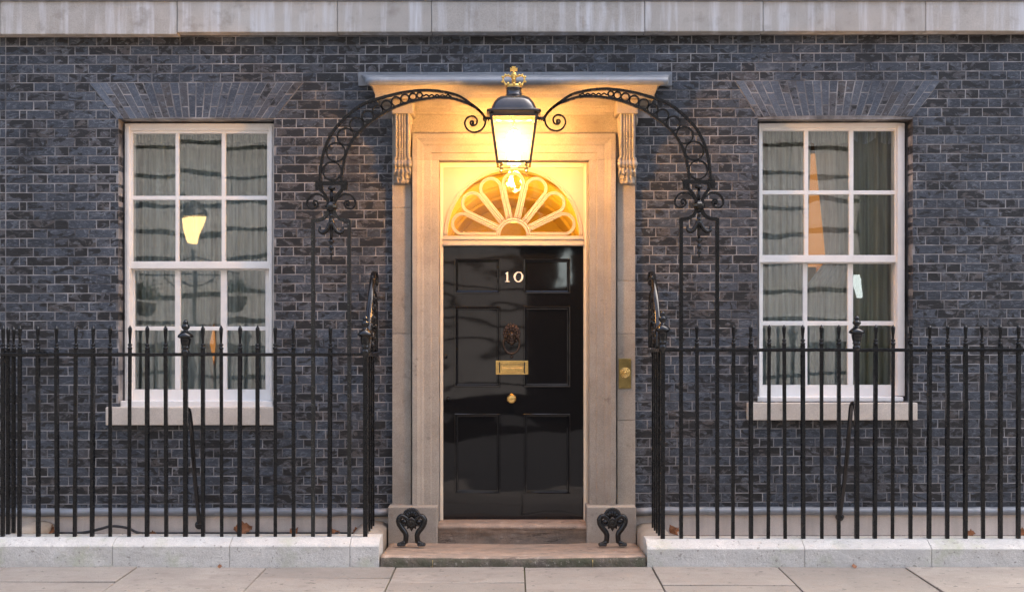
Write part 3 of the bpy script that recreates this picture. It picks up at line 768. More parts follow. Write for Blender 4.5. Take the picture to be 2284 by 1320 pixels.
# ================================================================== THINGS
# doorbell
bp = W(1394, 832, .046)
bell = thing('doorbell', 'tall dull brass doorbell plate with ringed push button on the right stone pilaster', 'doorbell', bp)
m_ = MB(); m_.pbox(1380, 799, 1408, 866, .054, .0462); m_.build('plate', M['old_brass'], bell, bevel=.002)
m_ = MB(); m_.lathe(W(1394, 831, .054), [(.042, 0), (.042, .004), (.034, .007), (.032, .003), (.026, .003), (.025, .009), (.018, .009), (.016, .004), (.011, .004), (.010, .012), (.002, .014)], 20, 'Y'); m_.build('button', M['brass'], bell)
m_ = MB()
for x, y in ((1384, 803), (1404, 803), (1384, 861), (1404, 861)): m_.ball(W(x, y, .055), .004, .003, .004, 6, 4)
m_.build('screw', M['brass'], bell)

# curtains
def curtain(name, label, xa, xb, y0, y1, d, mat, amp=.022, wave=15, rows_=10, group=None, scallop=0):
    m_ = MB(); n = max(30, int(abs(xb(.5) - xa(.5)) * 1.0)); rows = []
    for j in range(rows_ + 1):
        t = j / rows_; row = []
        for i in range(n + 1):
            u = i / n; px = xa(t) + (xb(t) - xa(t)) * u
            ph = px * 2 * math.pi / wave + 1.7 * noise.noise((px * .03, t * .6, d * 5))
            dd = d + amp * (math.sin(ph) * (.7 + .5 * noise.noise((px * .05, 1, t))) + .5 * math.sin(ph * .43 + t * 1.2))
            yb = y1 + (scallop * abs(math.sin((px - xa(0)) * math.pi / 52)) if scallop else 0)
            row.append(W(px, y0 + (yb - y0) * t, dd))
        rows.append(row)
    m_.grid(rows)
    o = m_.build(name, mat, org=W((xa(1) + xb(1)) / 2, y1, d)); tag(o, label, 'curtain', group); return o
k_ = lambda v: (lambda t: v)
curtain('net_curtain', 'grey net curtain behind the left half of the window left of the door', k_(286), lambda t: 481 - 13 * math.exp(-((t - .80) / .07) ** 2), 290, 885, -.40, M['sheer'])
curtain('net_curtain', 'grey net curtain behind the right half of the window left of the door', lambda t: 476 + 5 * math.exp(-((t - .80) / .06) ** 2), k_(612), 290, 885, -.44, M['sheer'])
curtain('net_curtain', 'grey net curtain behind the left panes of the window right of the door', k_(1690), lambda t: 1810 - 8 * math.sin(t * 2.5), 285, 875, -.40, M['sheer'])
curtain('net_curtain', 'grey net curtain behind the middle panes of the window right of the door', lambda t: 1812 + 60 * min(t, .55) - 52 / (1 + math.exp(-(t - .57) / .012)), k_(1925), 285, 875, -.44, M['sheer'])
curtain('drape', 'olive striped heavy drape at the far right of the right window', k_(1893), k_(2010), 285, 880, -.34, M['drape'], .03, 21)
curtain('valance', 'short scalloped net valance across the top of the right window', k_(1692), k_(2012), 280, 308, -.33, M['sheer'], .010, 7, 4, scallop=14)
curtain('valance', 'short net valance across the top of the left window', k_(284), k_(612), 285, 312, -.33, M['sheer'], .010, 7, 4, scallop=8)
# lamps and an added room glow inside
def lamp_glow(px, py, d, label, r, h):
    p = W(px, py, d); t = thing('lamp_glow', label, 'lamp', (p.x, p.y, .75))
    m_ = MB(); m_.lathe((p.x, p.y, p.z - h / 2), [(r, 0), (r * .72, h)], 24); m_.build('lamp_shade', M['shade'], t)
    m_ = MB(); m_.lathe((p.x, p.y, .75), [(.12, 0), (.12, .02), (.03, .05), (.02, max(.2, p.z - h / 2 - .75 + .02))], 16); m_.build('lamp_base', M['brass'], t)
lamp_glow(474, 764, -.75, 'orange lit lamp glimpsed through the curtain gap of the left window', .10, .30)
lamp_glow(1826, 470, -.95, 'orange glowing shape added as the warm lit room in the curtain gap of the right window', .17, .95)  # tall glowing shade stands in for the warm lit room behind
hl = W(1145, 640, -1.0); t = thing('hall_lamp', 'unseen lit lamp placed low in the hall to light the vault behind the fanlight', 'lamp', (hl.x, hl.y, .15))  # unseen lamp, set low to throw an even glow on the vault
m_ = MB(); m_.lathe((hl.x, hl.y, hl.z - .1), [(.03, 0), (.09, .03), (.10, .12), (.05, .2)], 14); m_.build('globe', M['hallglow'], t)
m_ = MB(); m_.lathe((hl.x, hl.y, .15), [(.16, 0), (.16, .02), (.03, .05), (.02, .6), (.02, hl.z - .24)], 14); m_.build('stand', M['brass'], t)

# ------------------------------------------------------------------ kerb walls, step
RD = .75                          # railing plane
KF, KB = .87, .63
def zk(py, d): return W(0, py, d).z
def kerb(label, xj, ytop, yfront, end, ret):
    x_mid = W((xj[0] + xj[-1]) / 2, 0, KF).x
    t = thing('kerb_wall', label, 'low wall', (x_mid, -.6, 0), 'low stone kerbs carrying the railings')
    zt, zf = ytop, yfront
    pr = [(KB, -.06), (KB, zt - .004), (KB + .02, zt + .004), (RD + .03, zt + .002), (KF - .012, zf + .006), (KF, zf - .006), (KF, -.10)]
    for i in range(len(xj) - 1):
        m_ = MB(); a, b = W(xj[i], 0, KF).x + .0012, W(xj[i + 1], 0, KF).x - .0012
        m_.grid([[(x, -d, z) for d, z in pr] for x in (a, b)], False)
        for x in (a, b): m_.add([(x, -d, z) for d, z in pr], [tuple(range(len(pr)))])
        m_.build('kerb_stone', M['kerb'], t, org=((a + b) / 2, -.6, .05), bevel=.004)
    for xr, s in ret:           # stones running back to the wall; s is the side that faces away from the railing
        w1, w0 = .10, .12
        pr2 = [(xr - w0, -.06), (xr - w0, zt - .03), (xr - w0 * .6, zt - .006), (xr, zt + .001), (xr + w1 * .6, zt - .006), (xr + w1, zt - .03), (xr + w1, -.06)]
        m_ = MB(); m_.grid([[(x, y, z) for x, z in pr2] for y in (-KB + .001, -.022)], True)
        for y in (-KB + .001, -.022): m_.add([(x, y, z) for x, z in pr2], [tuple(range(len(pr2)))])
        m_.build('return_stone', M['stone'], t, org=(xr, -.3, .05))
    return t
XL, XR = W(813, 0, RD).x, W(1476, 0, RD).x
XO = W(6, 0, RD).x
ZKT = W(0, 1196.5, RD).z; ZKT2 = W(0, 1201, RD).z
kerb('pale painted stone kerb under the railing left of the door, joint near its middle', (-330, 250, 512, 780, 846), ZKT, W(0, 1216, KF).z, 846, [(XL - .005, 1), (XO - .02, -1)])
kerb('pale painted stone kerb under the railing right of the door, greenish stains along its top', (1443, 1795, 2078, 2600), ZKT2, W(0, 1222, KF).z, 1443, [(XR + .005, -1)])
step = thing('door_step', 'worn brown sandstone step with dark mossy riser below the black door', 'step', (0, -.5, 0))
ax, bx = W(849, 0, KF).x, W(1440, 0, KF).x; zst = W(0, 1239, KF).z
m_ = MB(); NX = 60
def wear(x): return -.010 * math.exp(-(x / .55) ** 2)
tops = [-.865, -.85, -.65, -.42, -.182]
rows = []
for y in tops:
    rows.append([(ax + (bx - ax) * i / NX, y + (.006 * noise.noise((i * .35, 0, 1)) if y < -.84 else 0), zst + wear(ax + (bx - ax) * i / NX) - (.012 if y < -.86 else 0) + .004 * noise.noise((i * .22, y * 7, 4)) - .030 * (y + .865) / .68) for i in range(NX + 1)])
m_.grid(rows, True, 0)
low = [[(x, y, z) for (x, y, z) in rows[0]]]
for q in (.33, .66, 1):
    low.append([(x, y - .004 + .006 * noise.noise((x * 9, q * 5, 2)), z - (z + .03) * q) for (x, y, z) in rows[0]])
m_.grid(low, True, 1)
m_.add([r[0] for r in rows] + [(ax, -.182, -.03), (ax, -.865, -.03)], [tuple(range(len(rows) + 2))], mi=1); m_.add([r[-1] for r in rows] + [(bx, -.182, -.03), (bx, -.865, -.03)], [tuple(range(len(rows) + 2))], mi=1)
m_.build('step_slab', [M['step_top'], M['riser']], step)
m_ = MB(); a, b = W(977, 0, .10).x, W(1308, 0, .10).x
z0, z1 = W(0, 1161, -.02).z, zst - .06
sp_ = [(-.16, z0 + .0), (.00, z0 - .003), (.095, z0 - .008), (.122, z0 - .020), (.124, z0 - .036), (.112, z0 - .050), (.110, z0 - .054), (.112, z0 - .070), (.106, z0 - .076), (.110, z1)]
rows = []
for i in range(61):
    x = a + (b - a) * i / 60
    rows.append([(x, -d + .004 * noise.noise((x * 8, d * 20, z * 30)), z + .004 * noise.noise((x * 6, 3, z * 20)) * (1 if d > .0 else 0)) for d, z in sp_])
m_.grid(rows, True); m_.build('threshold_stone', M['step_top'], step)
for x in (965, 1322):
    m_ = MB(); p = W(x, 1258, KF + .004)
    m_.sweep([p + Vector((0, 0, .03)), p + Vector((0, -.004, 0)), p + Vector((0, -.003, -.03))], .0022, n=6); m_.build('iron_cramp', M['old_brass'], step)

# ------------------------------------------------------------------ railings
def bar_profile(mb, x, y, z0, zr, zt):
    hw = .0125
    mb.box(x - hw, x + hw, y - hw, y + hw, z0, zr + .035)
    mb.lathe((x, y, zr + .035), [(.013, 0), (.017, .006), (.017, .016), (.010, .020), (.010, .024), (.016, .030), (.016, .038), (.009, .044)], 8)
    h = zt - zr - .079
    mb.lathe((x, y, zr + .079), [(.0085, 0), (.0095, h * .2), (.0145, h * .72), (.0145, h * .8), (.013, h * .84), (.001, h)], 8, smooth=False)
def urn(mb, x, y, z, h):
    pr = [(.010, -.05), (.018, -.02), (.026, .0), (.030, .012), (.022, .024), (.020, .034), (.030, .040), (.030, .046), (.026, .052), (.033, .075), (.037, .098), (.037, .112), (.044, .116),
          (.055, .122), (.056, .132), (.047, .146), (.030, .160), (.018, .170), (.015, .178), (.025, .188), (.030, .200), (.025, .212), (.014, .220), (.019, .228), (.018, .240), (.008, .252), (.001, .258)]
    k = h / .258
    mb.lathe((x, y, z), [(r, q * k) for r, q in pr], 18)
def railing(label, xs_, urns, yrail, ytip, ybase, posts_skip, xret, xfar, stay, end_px):
    zr, zt, zb = W(0, yrail, RD).z, W(0, ytip, RD).z, W(0, ybase, RD).z
    xm = W((xs_[0] + xs_[-1]) / 2, 0, RD).x
    t = thing('railing', label, 'railing', (xm, -RD, zb), 'black spearhead railings either side of the door')
    proto = MB(); bar_profile(proto, 0, 0, -.01, zr - zb, zt - zb); bm_ = proto.mesh('bar', M['iron'], Vector())
    for px in xs_:
        if any(abs(px - q) < 6 for q in posts_skip) or any(abs(px - u[0]) < 6 for u in urns): continue
        p = W(px, 0, RD)
        put('bar', bm_, t, (p.x, -RD, zb), (R.uniform(-.004, .004), R.uniform(-.0055, .0055), R.uniform(-.3, .3)))
    for px, yt in urns:
        p = W(px, 0, RD); m_ = MB(); hw = .0155
        m_.box(p.x - hw, p.x + hw, -RD - hw, -RD + hw, zb - .01, zr + .01); post = m_.build('post', M['iron'], t, bevel=.002)
        m_ = MB(); urn(m_, p.x, -RD, zr + .008, W(0, yt, RD).z - zr - .008); m_.build('urn_finial', M['gloss'], post)
    m_ = MB(); a, b = W(end_px[0], 0, RD).x, W(end_px[1], 0, RD).x
    n = 40; m_.sweep([(a + (b - a) * k / n, -RD, zr + .003 * noise.noise((k * .3, xm, 0)) + .0008 * R.uniform(-1, 1)) for k in range(n + 1)], .012, .019, square=True)
    m_.build('top_rail', M['iron'], t, bevel=.003)
    # return to the wall beside the door
    rb = MB(); hw = .0125; rb.box(-hw, hw, -hw, hw, -.02, zr - zb + .004); rbm = rb.mesh('return_bar', M['iron'], Vector())
    for k in range(1, 5): put('return_bar', rbm, t, (xret, -RD + k * .122, zb))
    m_ = MB(); m_.sweep([(xret, -RD + .0, zr), (xret, -RD + .3, zr - .004), (xret, -.01, zr - .02)], .012, .019, bino=(1, 0, 0), square=True); m_.build('return_rail', M['iron'], t)
    if xfar is not None:
        for k in range(1, 3): put('bar', bm_, t, (xfar, -RD + k * .09, zb - .005))
        m_ = MB(); m_.sweep([(xfar, -RD, zr), (xfar, -.01, zr)], .012, .019, bino=(1, 0, 0), square=True); m_.build('return_rail', M['iron'], t)
    # scrolled crest on the return, seen edge on
    top = W(0, 603, .25).z
    Hh = top - zr
    Pt = lambda d, f: Vector((xret, -d, zr + f * Hh))
    def crest(pts, w=.010, w2=.016): 
        m_.sweep(spline([Pt(*q) for q in pts], 6), w, w2, bino=(1, 0, 0), n=8)
    m_ = MB()
    crest([(.60, .02), (.57, .22), (.50, .42), (.40, .66), (.29, .86), (.20, .97), (.12, .985), (.07, .92), (.08, .84), (.13, .83), (.15, .87)], .008, .022)
    crest([(.10, .02), (.12, .25), (.20, .42), (.27, .5), (.33, .46), (.33, .38), (.28, .36), (.25, .40)])
    crest([(.52, .02), (.44, .18), (.36, .22), (.31, .16), (.34, .09), (.40, .10)])
    crest([(.06, .02), (.05, .4), (.08, .62), (.16, .74), (.23, .72), (.24, .64), (.19, .62)])
    crest([(.42, .55), (.36, .50), (.34, .56), (.37, .62)]); crest([(.30, .02), (.30, .16), (.24, .28), (.17, .26), (.16, .18), (.21, .17)])
    cr = m_.build('crest', M['gloss'], t)
    m_ = MB()
    for d, f, s_ in ((.22, .80, .016), (.30, .70, .018), (.17, .66, .016), (.35, .52, .018), (.27, .40, .02), (.18, .34, .018), (.40, .30, .02), (.33, .12, .018), (.12, .50, .016), (.46, .14, .018), (.25, .90, .013), (.14, .9, .013), (.22, .55, .017)):
        for k in range(3):
            m_.ball(Pt(d + R.uniform(-.02, .02), f + R.uniform(-.03, .03)) + Vector((R.uniform(-.012, .012), 0, 0)), s_ * .9, s_ * R.uniform(.7, 1.4), s_ * R.uniform(.8, 1.6), 7, 5)
    m_.build('crest_leaves', M['gloss'], t)
    # wall stay
    m_ = MB(); pts = spline([W(*q) for q in stay], 7); m_.sweep(pts, .017, n=10); m_.ball(pts[-1], .034, .03, .034); m_.build('stay', M['gloss'], t)
    m_ = MB(); m_.sweep([(W(end_px[0], 0, RD).x, -KB + .012, zb - .012), (W(end_px[1], 0, RD).x, -KB + .012, zb - .012)], .010, .008, square=True); m_.build('foot_rail', M['iron'], t)
    return t
LX = [43.5, 85.5, 127.5, 167, 205.5, 246, 288, 328, 371, 412, 453, 494.5, 534, 574, 614, 655, 694.5, 735, 774.5, 813]
RX = [1476, 1514.5, 1556, 1594, 1634.5, 1675, 1713.5, 1751, 1791.5, 1833, 1870.5, 1911.5, 1951, 1990.5, 2030.5, 2072, 2112.5, 2153, 2192.5, 2231, 2271, 2311, 2351, 2391]
railing('black iron spearhead railing left of the door, spotted with worn paint', [6] + LX, [(414, 712), (815, 703)], 790.5, 725, 1196, (694.5, 774.5), XL, XO,
        ((413, 930, RD - .01), (416, 915, RD - .04), (422, 918, RD - .09), (427, 960, .44), (434, 1060, .24), (442, 1140, .09), (444, 1170, .03)), (2, 817))
railing('black iron spearhead railing right of the door, running out of frame', RX, [(1478, 692), (1911, 703)], 780.5, 724, 1200, (1514.5, 1594), XR, None,
        ((1910, 925, RD - .01), (1907, 903, RD - .04), (1899, 905, RD - .09), (1894, 960, .44), (1885, 1060, .24), (1876, 1130, .09), (1873, 1152, .03)), (1472, 2420))

# ------------------------------------------------------------------ wrought iron lamp arches
OUT = [(160, 672), (163, 620), (170, 560), (195, 450), (250, 340), (330, 250), (440, 165), (560, 120), (700, 85), (830, 68), (920, 69), (1000, 80), (1090, 105), (1160, 150), (1220, 195), (1255, 235), (1272, 262)]
INN = [(305, 672), (308, 630), (315, 580), (330, 510), (352, 450), (400, 370), (470, 300), (560, 235), (650, 185), (760, 145), (860, 125), (960, 115), (1050, 122), (1130, 148), (1190, 175), (1240, 215), (1268, 255)]
CIR = [(243, 607, 62), (268, 480, 62), (333, 376, 56), (408, 296, 47), (480, 241, 39), (547, 200, 34), (607, 168, 33), (672, 142, 31), (730, 122, 27), (783, 110, 23), (828, 100, 18)]
SCR = [(1270, 262), (1262, 302), (1235, 335), (1190, 347), (1150, 330), (1130, 290), (1145, 252), (1185, 240), (1211, 262), (1207, 293), (1183, 303), (1168, 290), (1172, 274), (1188, 276), (1185, 287)]
def lamp_arch(mir, label, ybase):
    def Z(x, y, d=RD):
        px, py = x / 3 + 660, y / 3 + 180
        if mir: px = 2298 - px; py -= 3
        return W(px, py, d)
    base = Z(235, 1500); t = thing('lamp_arch', label, 'lamp bracket', (base.x, -RD, W(0, ybase, RD).z), 'wrought iron arches carrying the lantern')
    L = lambda pts, n=6: spline([Z(*p) for p in pts], n)
    for p, nm in ((OUT, 'outer_bar'), (INN, 'inner_bar')):
        m_ = MB(); m_.sweep(L(p), .0085, .016, square=True); m_.build(nm, M['iron'], t)
    for x, y, r in CIR:
        m_ = MB(); n = 26; m_.sweep([Z(x + r * math.cos(2 * math.pi * k / n), y + r * math.sin(2 * math.pi * k / n)) for k in range(n)], .0058, .010, square=True, closed=True); m_.build('ring', M['iron'], t)
    m_ = MB(); m_.sweep([Z(845 + k * 4.9, 99 + k * .06 + 5 * math.sin(k * .85)) for k in range(41)], .0055, .007, n=6); m_.build('wavy_bar', M['iron'], t)
    m_ = MB(); m_.sweep(L(SCR), .0062, .011, square=True); m_.ball(Z(1185, 287), .011); m_.build('end_scroll', M['iron'], t)
    m_ = MB()
    a, b = Z(132, 0), Z(345, 0); x0, x1 = min(a.x, b.x), max(a.x, b.x)
    m_.box(x0, x1, -RD - .016, -RD + .016, Z(0, 700).z, Z(0, 676).z)
    for q in ((132, 180), (302, 345)):
        a, b = Z(q[0], 0), Z(q[1], 0); m_.box(min(a.x, b.x), max(a.x, b.x), -RD - .019, -RD + .019, Z(0, 733).z, Z(0, 672).z)
    m_.lathe(Z(239, 722), [(.012, -.012), (.026, -.008), (.028, .0), (.024, .010), (.010, .016)], 12); m_.sweep([Z(239, 722), Z(239, 830)], .011, n=8)
    for sx in (-1, 1): m_.sweep(L([(237 + sx * 72, 733), (237 + sx * 45, 760), (237 + sx * 25, 795), (237 + sx * 18, 830)]), .010, .014, square=True)
    m_.build('spreader', M['iron'], t)
    for sx in (-1, 1):
        m_ = MB(); pts = L([(237 + sx * q, y) for q, y in ((20, 815), (45, 785), (85, 760), (130, 768), (157, 800), (160, 835), (138, 858), (105, 853), (88, 830), (95, 810), (113, 806), (120, 822), (110, 830))])
        m_.sweep(pts, .0068, .012, square=True); m_.ball(pts[-1], .012); m_.build('side_scroll', M['iron'], t)
    m_ = MB(); c = Z(237, 845)
    prs = [(.018, .046), (.020, .032), (.034, .026), (.036, .018), (.046, .006), (.046, -.010), (.034, -.022), (.026, -.034)]
    m_.lathe((c.x, c.y, c.z), [(r, -q) for r, q in prs][::-1], 8, smooth=False); m_.build('collar', M['gloss'], t, bevel=.002)
    for sx, xp in ((-1, 115), (1, 357)):
        m_ = MB(); top = L([(237 + sx * 18, 868), (237 + sx * 30, 900), (237 + sx * 60, 926), (237 + sx * 100, 936), (xp, 938)])
        m_.sweep(top, .012, .014, square=True)
        p = Z(xp, 930); hw = .0128; m_.box(p.x - hw, p.x + hw, -RD - hw, -RD + hw, W(0, ybase, RD).z - .01, p.z); m_.build('post', M['iron' if mir else 'flecked'], t)
    m_ = MB(); m_.sweep([Z(237, 865), Z(237, 1075)], .010, n=8)
    c = Z(236, 1082); m_.lathe((c.x, c.y, c.z), [(.008, .022), (.021, .012), (.023, .004), (.012, -.008), (.006, -.018), (.013, -.030), (.017, -.040), (.012, -.052), (.005, -.058), (.012, -.070), (.015, -.080), (.010, -.090), (.004, -.096), (.009, -.106), (.006, -.116), (.001, -.135)], 10)
    for sx in (-1, 1):
        pts = L([(237, 905), (237 + sx * 8, 950), (237 + sx * 22, 985), (237 + sx * 42, 1012), (237 + sx * 62, 1018), (237 + sx * 78, 1005), (237 + sx * 76, 985)], 5)
        n = len(pts); m_.sweep(pts, .0125, .017, n=8, taper=[.6 + .7 * math.sin(math.pi * min(1, .15 + .85 * k / n)) for k in range(n)]); m_.ball(pts[-1], .010)
    for yy in (905, 940, 960): m_.ball(Z(237, yy) + Vector((0, -.012, 0)), .014, .012, .018, 8, 6)
    m_.build('leaf_drop', M['gloss'], t)
lamp_arch(False, 'black wrought iron ringed arch springing from the left railing to the lantern, flecked paint', 1196)
lamp_arch(True, 'black wrought iron ringed arch springing from the right railing to the lantern, plain posts', 1200)

# ------------------------------------------------------------------ lantern
LC = W(1146, 300, RD)
lan = thing('lantern', 'lit square black lantern topped by a gilded crown, hanging over the door', 'lantern', LC)
def LZ(y): return W(0, y, RD).z
def sq_ring(h, z, e=7, n=32):
    out = []
    for k in range(n):
        t = 2 * math.pi * (k + .5) / n; c_, s_ = math.cos(t), math.sin(t)
        q = (abs(c_) ** e + abs(s_) ** e) ** (-1 / e); out.append(Vector((LC.x + h * c_ * q, LC.y + h * s_ * q, z)))
    return out
m_ = MB()
def loft(prof, e=7, cap=True):
    rings = [sq_ring(S(h, RD), LZ(y), e) for y, h in prof]; n = len(rings[0])
    m_.grid([r + [r[0]] for r in rings])
    if cap: m_.add(rings[0], [tuple(range(n))]); m_.add(rings[-1], [tuple(range(n))])
loft([(217, 17.5), (218, 24), (220, 31), (225, 38), (231, 43), (240, 48), (250, 51.5), (252.5, 52)], 5)
roof = m_.build('roof', M['lampblack'], lan)
m_ = MB(); loft([(251.5, 53), (253, 59), (256.5, 60), (259, 57), (260, 54), (266, 53), (266, 49), (258, 47)], 14, cap=False); m_.build('eaves', M['lampblack'], lan)
m_ = MB(); m_.lathe((LC.x, LC.y, 0), [(S(18, RD), LZ(218)), (S(18.2, RD), LZ(212)), (S(17, RD), LZ(211)), (S(17, RD), LZ(200)), (S(18, RD), LZ(199)), (S(18, RD), LZ(197)), (S(10, RD), LZ(197))], 24); m_.build('chimney', M['lampblack'], lan)
m_ = MB()
ht, hb = 50.0, 36.0; yt_, yb_ = 264, 367
for sx in (-1, 1):
    for sy in (-1, 1):
        a = Vector((LC.x + sx * S(ht, RD), LC.y + sy * S(ht, RD), LZ(yt_))); b = Vector((LC.x + sx * S(hb, RD), LC.y + sy * S(hb, RD), LZ(yb_)))
        m_.sweep([a, b], .0085, square=True)
for hh, yy, th_ in ((hb, 366, .008), (ht - .6, 266, .008)):
    h_ = S(hh, RD)
    P = [Vector((LC.x + sx * h_, LC.y + sy * h_, LZ(yy))) for sx, sy in ((-1, -1), (1, -1), (1, 1), (-1, 1))]
    for k in range(4): m_.sweep([P[k], P[(k + 1) % 4]], th_, square=True, bino=(0, 0, 1))
m_.build('frame', M['lampblack'], lan)
for sx, sy in ((0, -1), (0, 1), (1, 0), (-1, 0)):
    q = []
    for hh, yy in ((ht - 1, yt_ + 2), (hb - 1, yb_ - 1)):
        h_ = S(hh, RD)
        for s_ in (-1, 1): q.append(Vector((LC.x + (sx * h_ if sx else s_ * (h_ - .006)), LC.y + (sy * h_ if sy else s_ * (h_ - .006)), LZ(yy))))
    n = Vector((sx, sy, 0)) * .003
    m_ = MB(); m_.hexa([q[0], q[1], q[3], q[2], q[0] - n, q[1] - n, q[3] - n, q[2] - n]); m_.build('glass_pane', M['lampglass'], lan)
m_ = MB()
for k in range(4):
    a = math.pi / 4 + k * math.pi / 2; c = (LC.x + .030 * math.cos(a), LC.y + .030 * math.sin(a), 0)
    m_.lathe((c[0], c[1], LZ(352)), [(.012, 0), (.024, .015), (.027, .06), (.025, .12), (.018, .165), (.006, .185)], 12)
m_.build('mantle', M['mantle'], lan)
m_ = MB(); m_.sweep([(LC.x, LC.y, LZ(258)), (LC.x, LC.y, LZ(292))], .010, n=8); m_.lathe((LC.x, LC.y, LZ(292)), [(.018, 0), (.02, .008), (.012, .02)], 14); m_.build('burner', M['brass'], lan)
m_ = MB()
for sx in (-1, 1):
    for sy in (-1, 1):
        p = Vector((LC.x + sx * S(27, RD), LC.y + sy * S(30, RD), LZ(371)))
        m_.ball(p, .014, .014, .018); m_.ball(p + Vector((sx * .006, 0, -.022)), .013, .012, .012); m_.sweep([p, p + Vector((sx * .03, 0, .02))], .006, n=6)
m_.sweep([(LC.x - S(27, RD), LC.y - .07, LZ(377)), (LC.x + S(27, RD), LC.y - .07, LZ(377))], .005, n=6)
m_.build('foot_scroll', M['brass'], lan)
for sx in (-1, 1):
    m_ = MB()
    m_.sweep([(LC.x + sx * S(52, RD), LC.y, LZ(264)), (LC.x + sx * S(68, RD), LC.y, LZ(266))], .010, n=8)
    for q in (55, 60, 66): m_.ball((LC.x + sx * S(q, RD), LC.y, LZ(266)), .011, .018, .019, 8, 6)
    m_.build('hanger', M['iron'], lan)
# crown
m_ = MB(); cr = lambda dx, y: Vector((LC.x + S(dx, RD), LC.y, LZ(y)))
m_.lathe((LC.x, LC.y, 0), [(S(16, RD), LZ(204)), (S(17, RD), LZ(203)), (S(16, RD), LZ(201)), (S(17.5, RD), LZ(195)), (S(18.5, RD), LZ(191)), (S(17, RD), LZ(191)), (S(14, RD), LZ(202))], 20)
for k in range(8):
    a = k * math.pi / 4; m_.ball((LC.x + S(18, RD) * math.cos(a), LC.y + S(18, RD) * math.sin(a), LZ(190)), .010, .010, .013, 7, 5)
for k in range(4):
    a = k * math.pi / 2; ca, sa = math.cos(a), math.sin(a)
    pts = spline([Vector((LC.x + S(r, RD) * ca, LC.y + S(r, RD) * sa, LZ(y))) for r, y in ((15, 192), (21, 185), (24, 178), (22, 172), (16, 169), (10, 170), (5, 172), (2, 178))], 5)
    m_.sweep(pts, .006, n=8, bino=(-sa, ca, 0))
    for r, y in ((26, 183), (25.5, 172), (19, 167.5), (12, 168)): m_.ball((LC.x + S(r, RD) * ca, LC.y + S(r, RD) * sa, LZ(y)), .008, nu=8, nv=6)
m_.lathe((LC.x, LC.y, 0), [(.016, LZ(196)), (.014, LZ(176)), (.020, LZ(171)), (.022, LZ(167)), (.016, LZ(163)), (.006, LZ(161))], 12)
cp = [(-2, 163), (-3, 158.5), (-8, 160), (-8, 151.5), (-3.2, 153.5), (-4.5, 149), (4.5, 149), (3.2, 153.5), (8, 151.5), (8, 160), (3, 158.5), (2, 163)]
m_.prism([(cr(x, y).x, cr(x, y).z) for x, y in cp], LC.y - .008, LC.y + .008)
m_.build('crown', M['gold'], lan)

# ------------------------------------------------------------------ boot scrapers
def scraper(px, label):
    d = .42; c = W(px, 1219, d); k = (DIST - d) / FPX / 12.0         # zoom units of a twelfth pixel
    zb = zst - .010
    t = thing('boot_scraper', label, 'boot scraper', (c.x, c.y, zb), 'cast iron boot scrapers by the door')
    P = lambda x, y, dy=0: Vector((c.x + (x - 578) * k, c.y + dy, zb + (1205 - y) * k))
    for s_ in (-1, 1):
        m_ = MB(); X = lambda q: 578 + s_ * q
        pts = spline([P(X(60), 600), P(X(95), 500), P(X(165), 440), P(X(260), 400), P(X(335), 480), P(X(335), 600), P(X(270), 720), P(X(185), 830), P(X(150), 920), P(X(155), 1030), P(X(165), 1120)], 6)
        n = len(pts); m_.sweep(pts, .016, .018, n=10, taper=[.55 + .75 * min(1, 2.4 * i / n) - .25 * max(0, i / n - .6) for i in range(n)])
        for q, r in ((100, 0),): pass
        vol = spline([P(X(300), 470), P(X(240), 440), P(X(130), 500), P(X(110), 590), P(X(165), 650), P(X(240), 620), P(X(250), 550), P(X(190), 520)], 5)
        m_.sweep(vol, .010, .016, n=8); m_.ball(P(X(190), 560, -.008), .016, .014, .016)
        m_.build('leg', M['gloss'], t)
        m_ = MB()
        m_.ball(P(X(205), 1120), .022, .030, .018, 12, 8)
        for j in range(4): m_.ball(P(X(195 + j * 48), 1110 + j * 14, -.022 + j * .002), .013, .020, .017 - j * .001, 8, 6)
        for j in range(4): m_.ball(P(X(200 + j * 46), 1165, -.03), .012, .016, .010, 8, 6)
        m_.build('paw', M['gloss'], t)
    m_ = MB()
    m_.lathe(P(578, 580, 0), [(.030, -.012), (.034, 0), (.034, .012), (.028, .016), (.024, .012), (.016, .014), (.006, .018)], 16, 'Y')
    n = 11
    for j in range(n):
        a = rad(20 + 140 * j / (n - 1)); m_.ball(P(578 + 205 * math.cos(a), 425 - 205 * math.sin(a)), .0125, .015, .0125, 8, 6)
    m_.sweep([P(578 + 165 * math.cos(rad(q)), 425 - 165 * math.sin(rad(q))) for q in range(5, 180, 10)], .008, .013, n=8)
    for a in (35, 62, 90, 118, 145): m_.sweep([P(578 + 70 * math.cos(rad(a)), 510 - 70 * math.sin(rad(a))), P(578 + 170 * math.cos(rad(a)), 425 - 160 * math.sin(rad(a)))], .010, .010, n=6, taper=[.6, 1.3])
    for a, ln in ((-90, 235), (-125, 210), (-55, 210), (-150, 190), (-30, 190)): m_.sweep([P(578 + 80 * math.cos(rad(a)), 580 - 80 * math.sin(rad(a))), P(578 + .6 * ln * math.cos(rad(a)), 580 - .6 * ln * math.sin(rad(a))), P(578 + ln * math.cos(rad(a)), 580 - ln * math.sin(rad(a)))], .016, .012, n=6, taper=[1, 1.0, .1])
    m_.build('rosette', M['gloss'], t)
scraper(918, 'black cast iron boot scraper with paw feet left of the door')
scraper(1366, 'black cast iron boot scraper with paw feet right of the door')

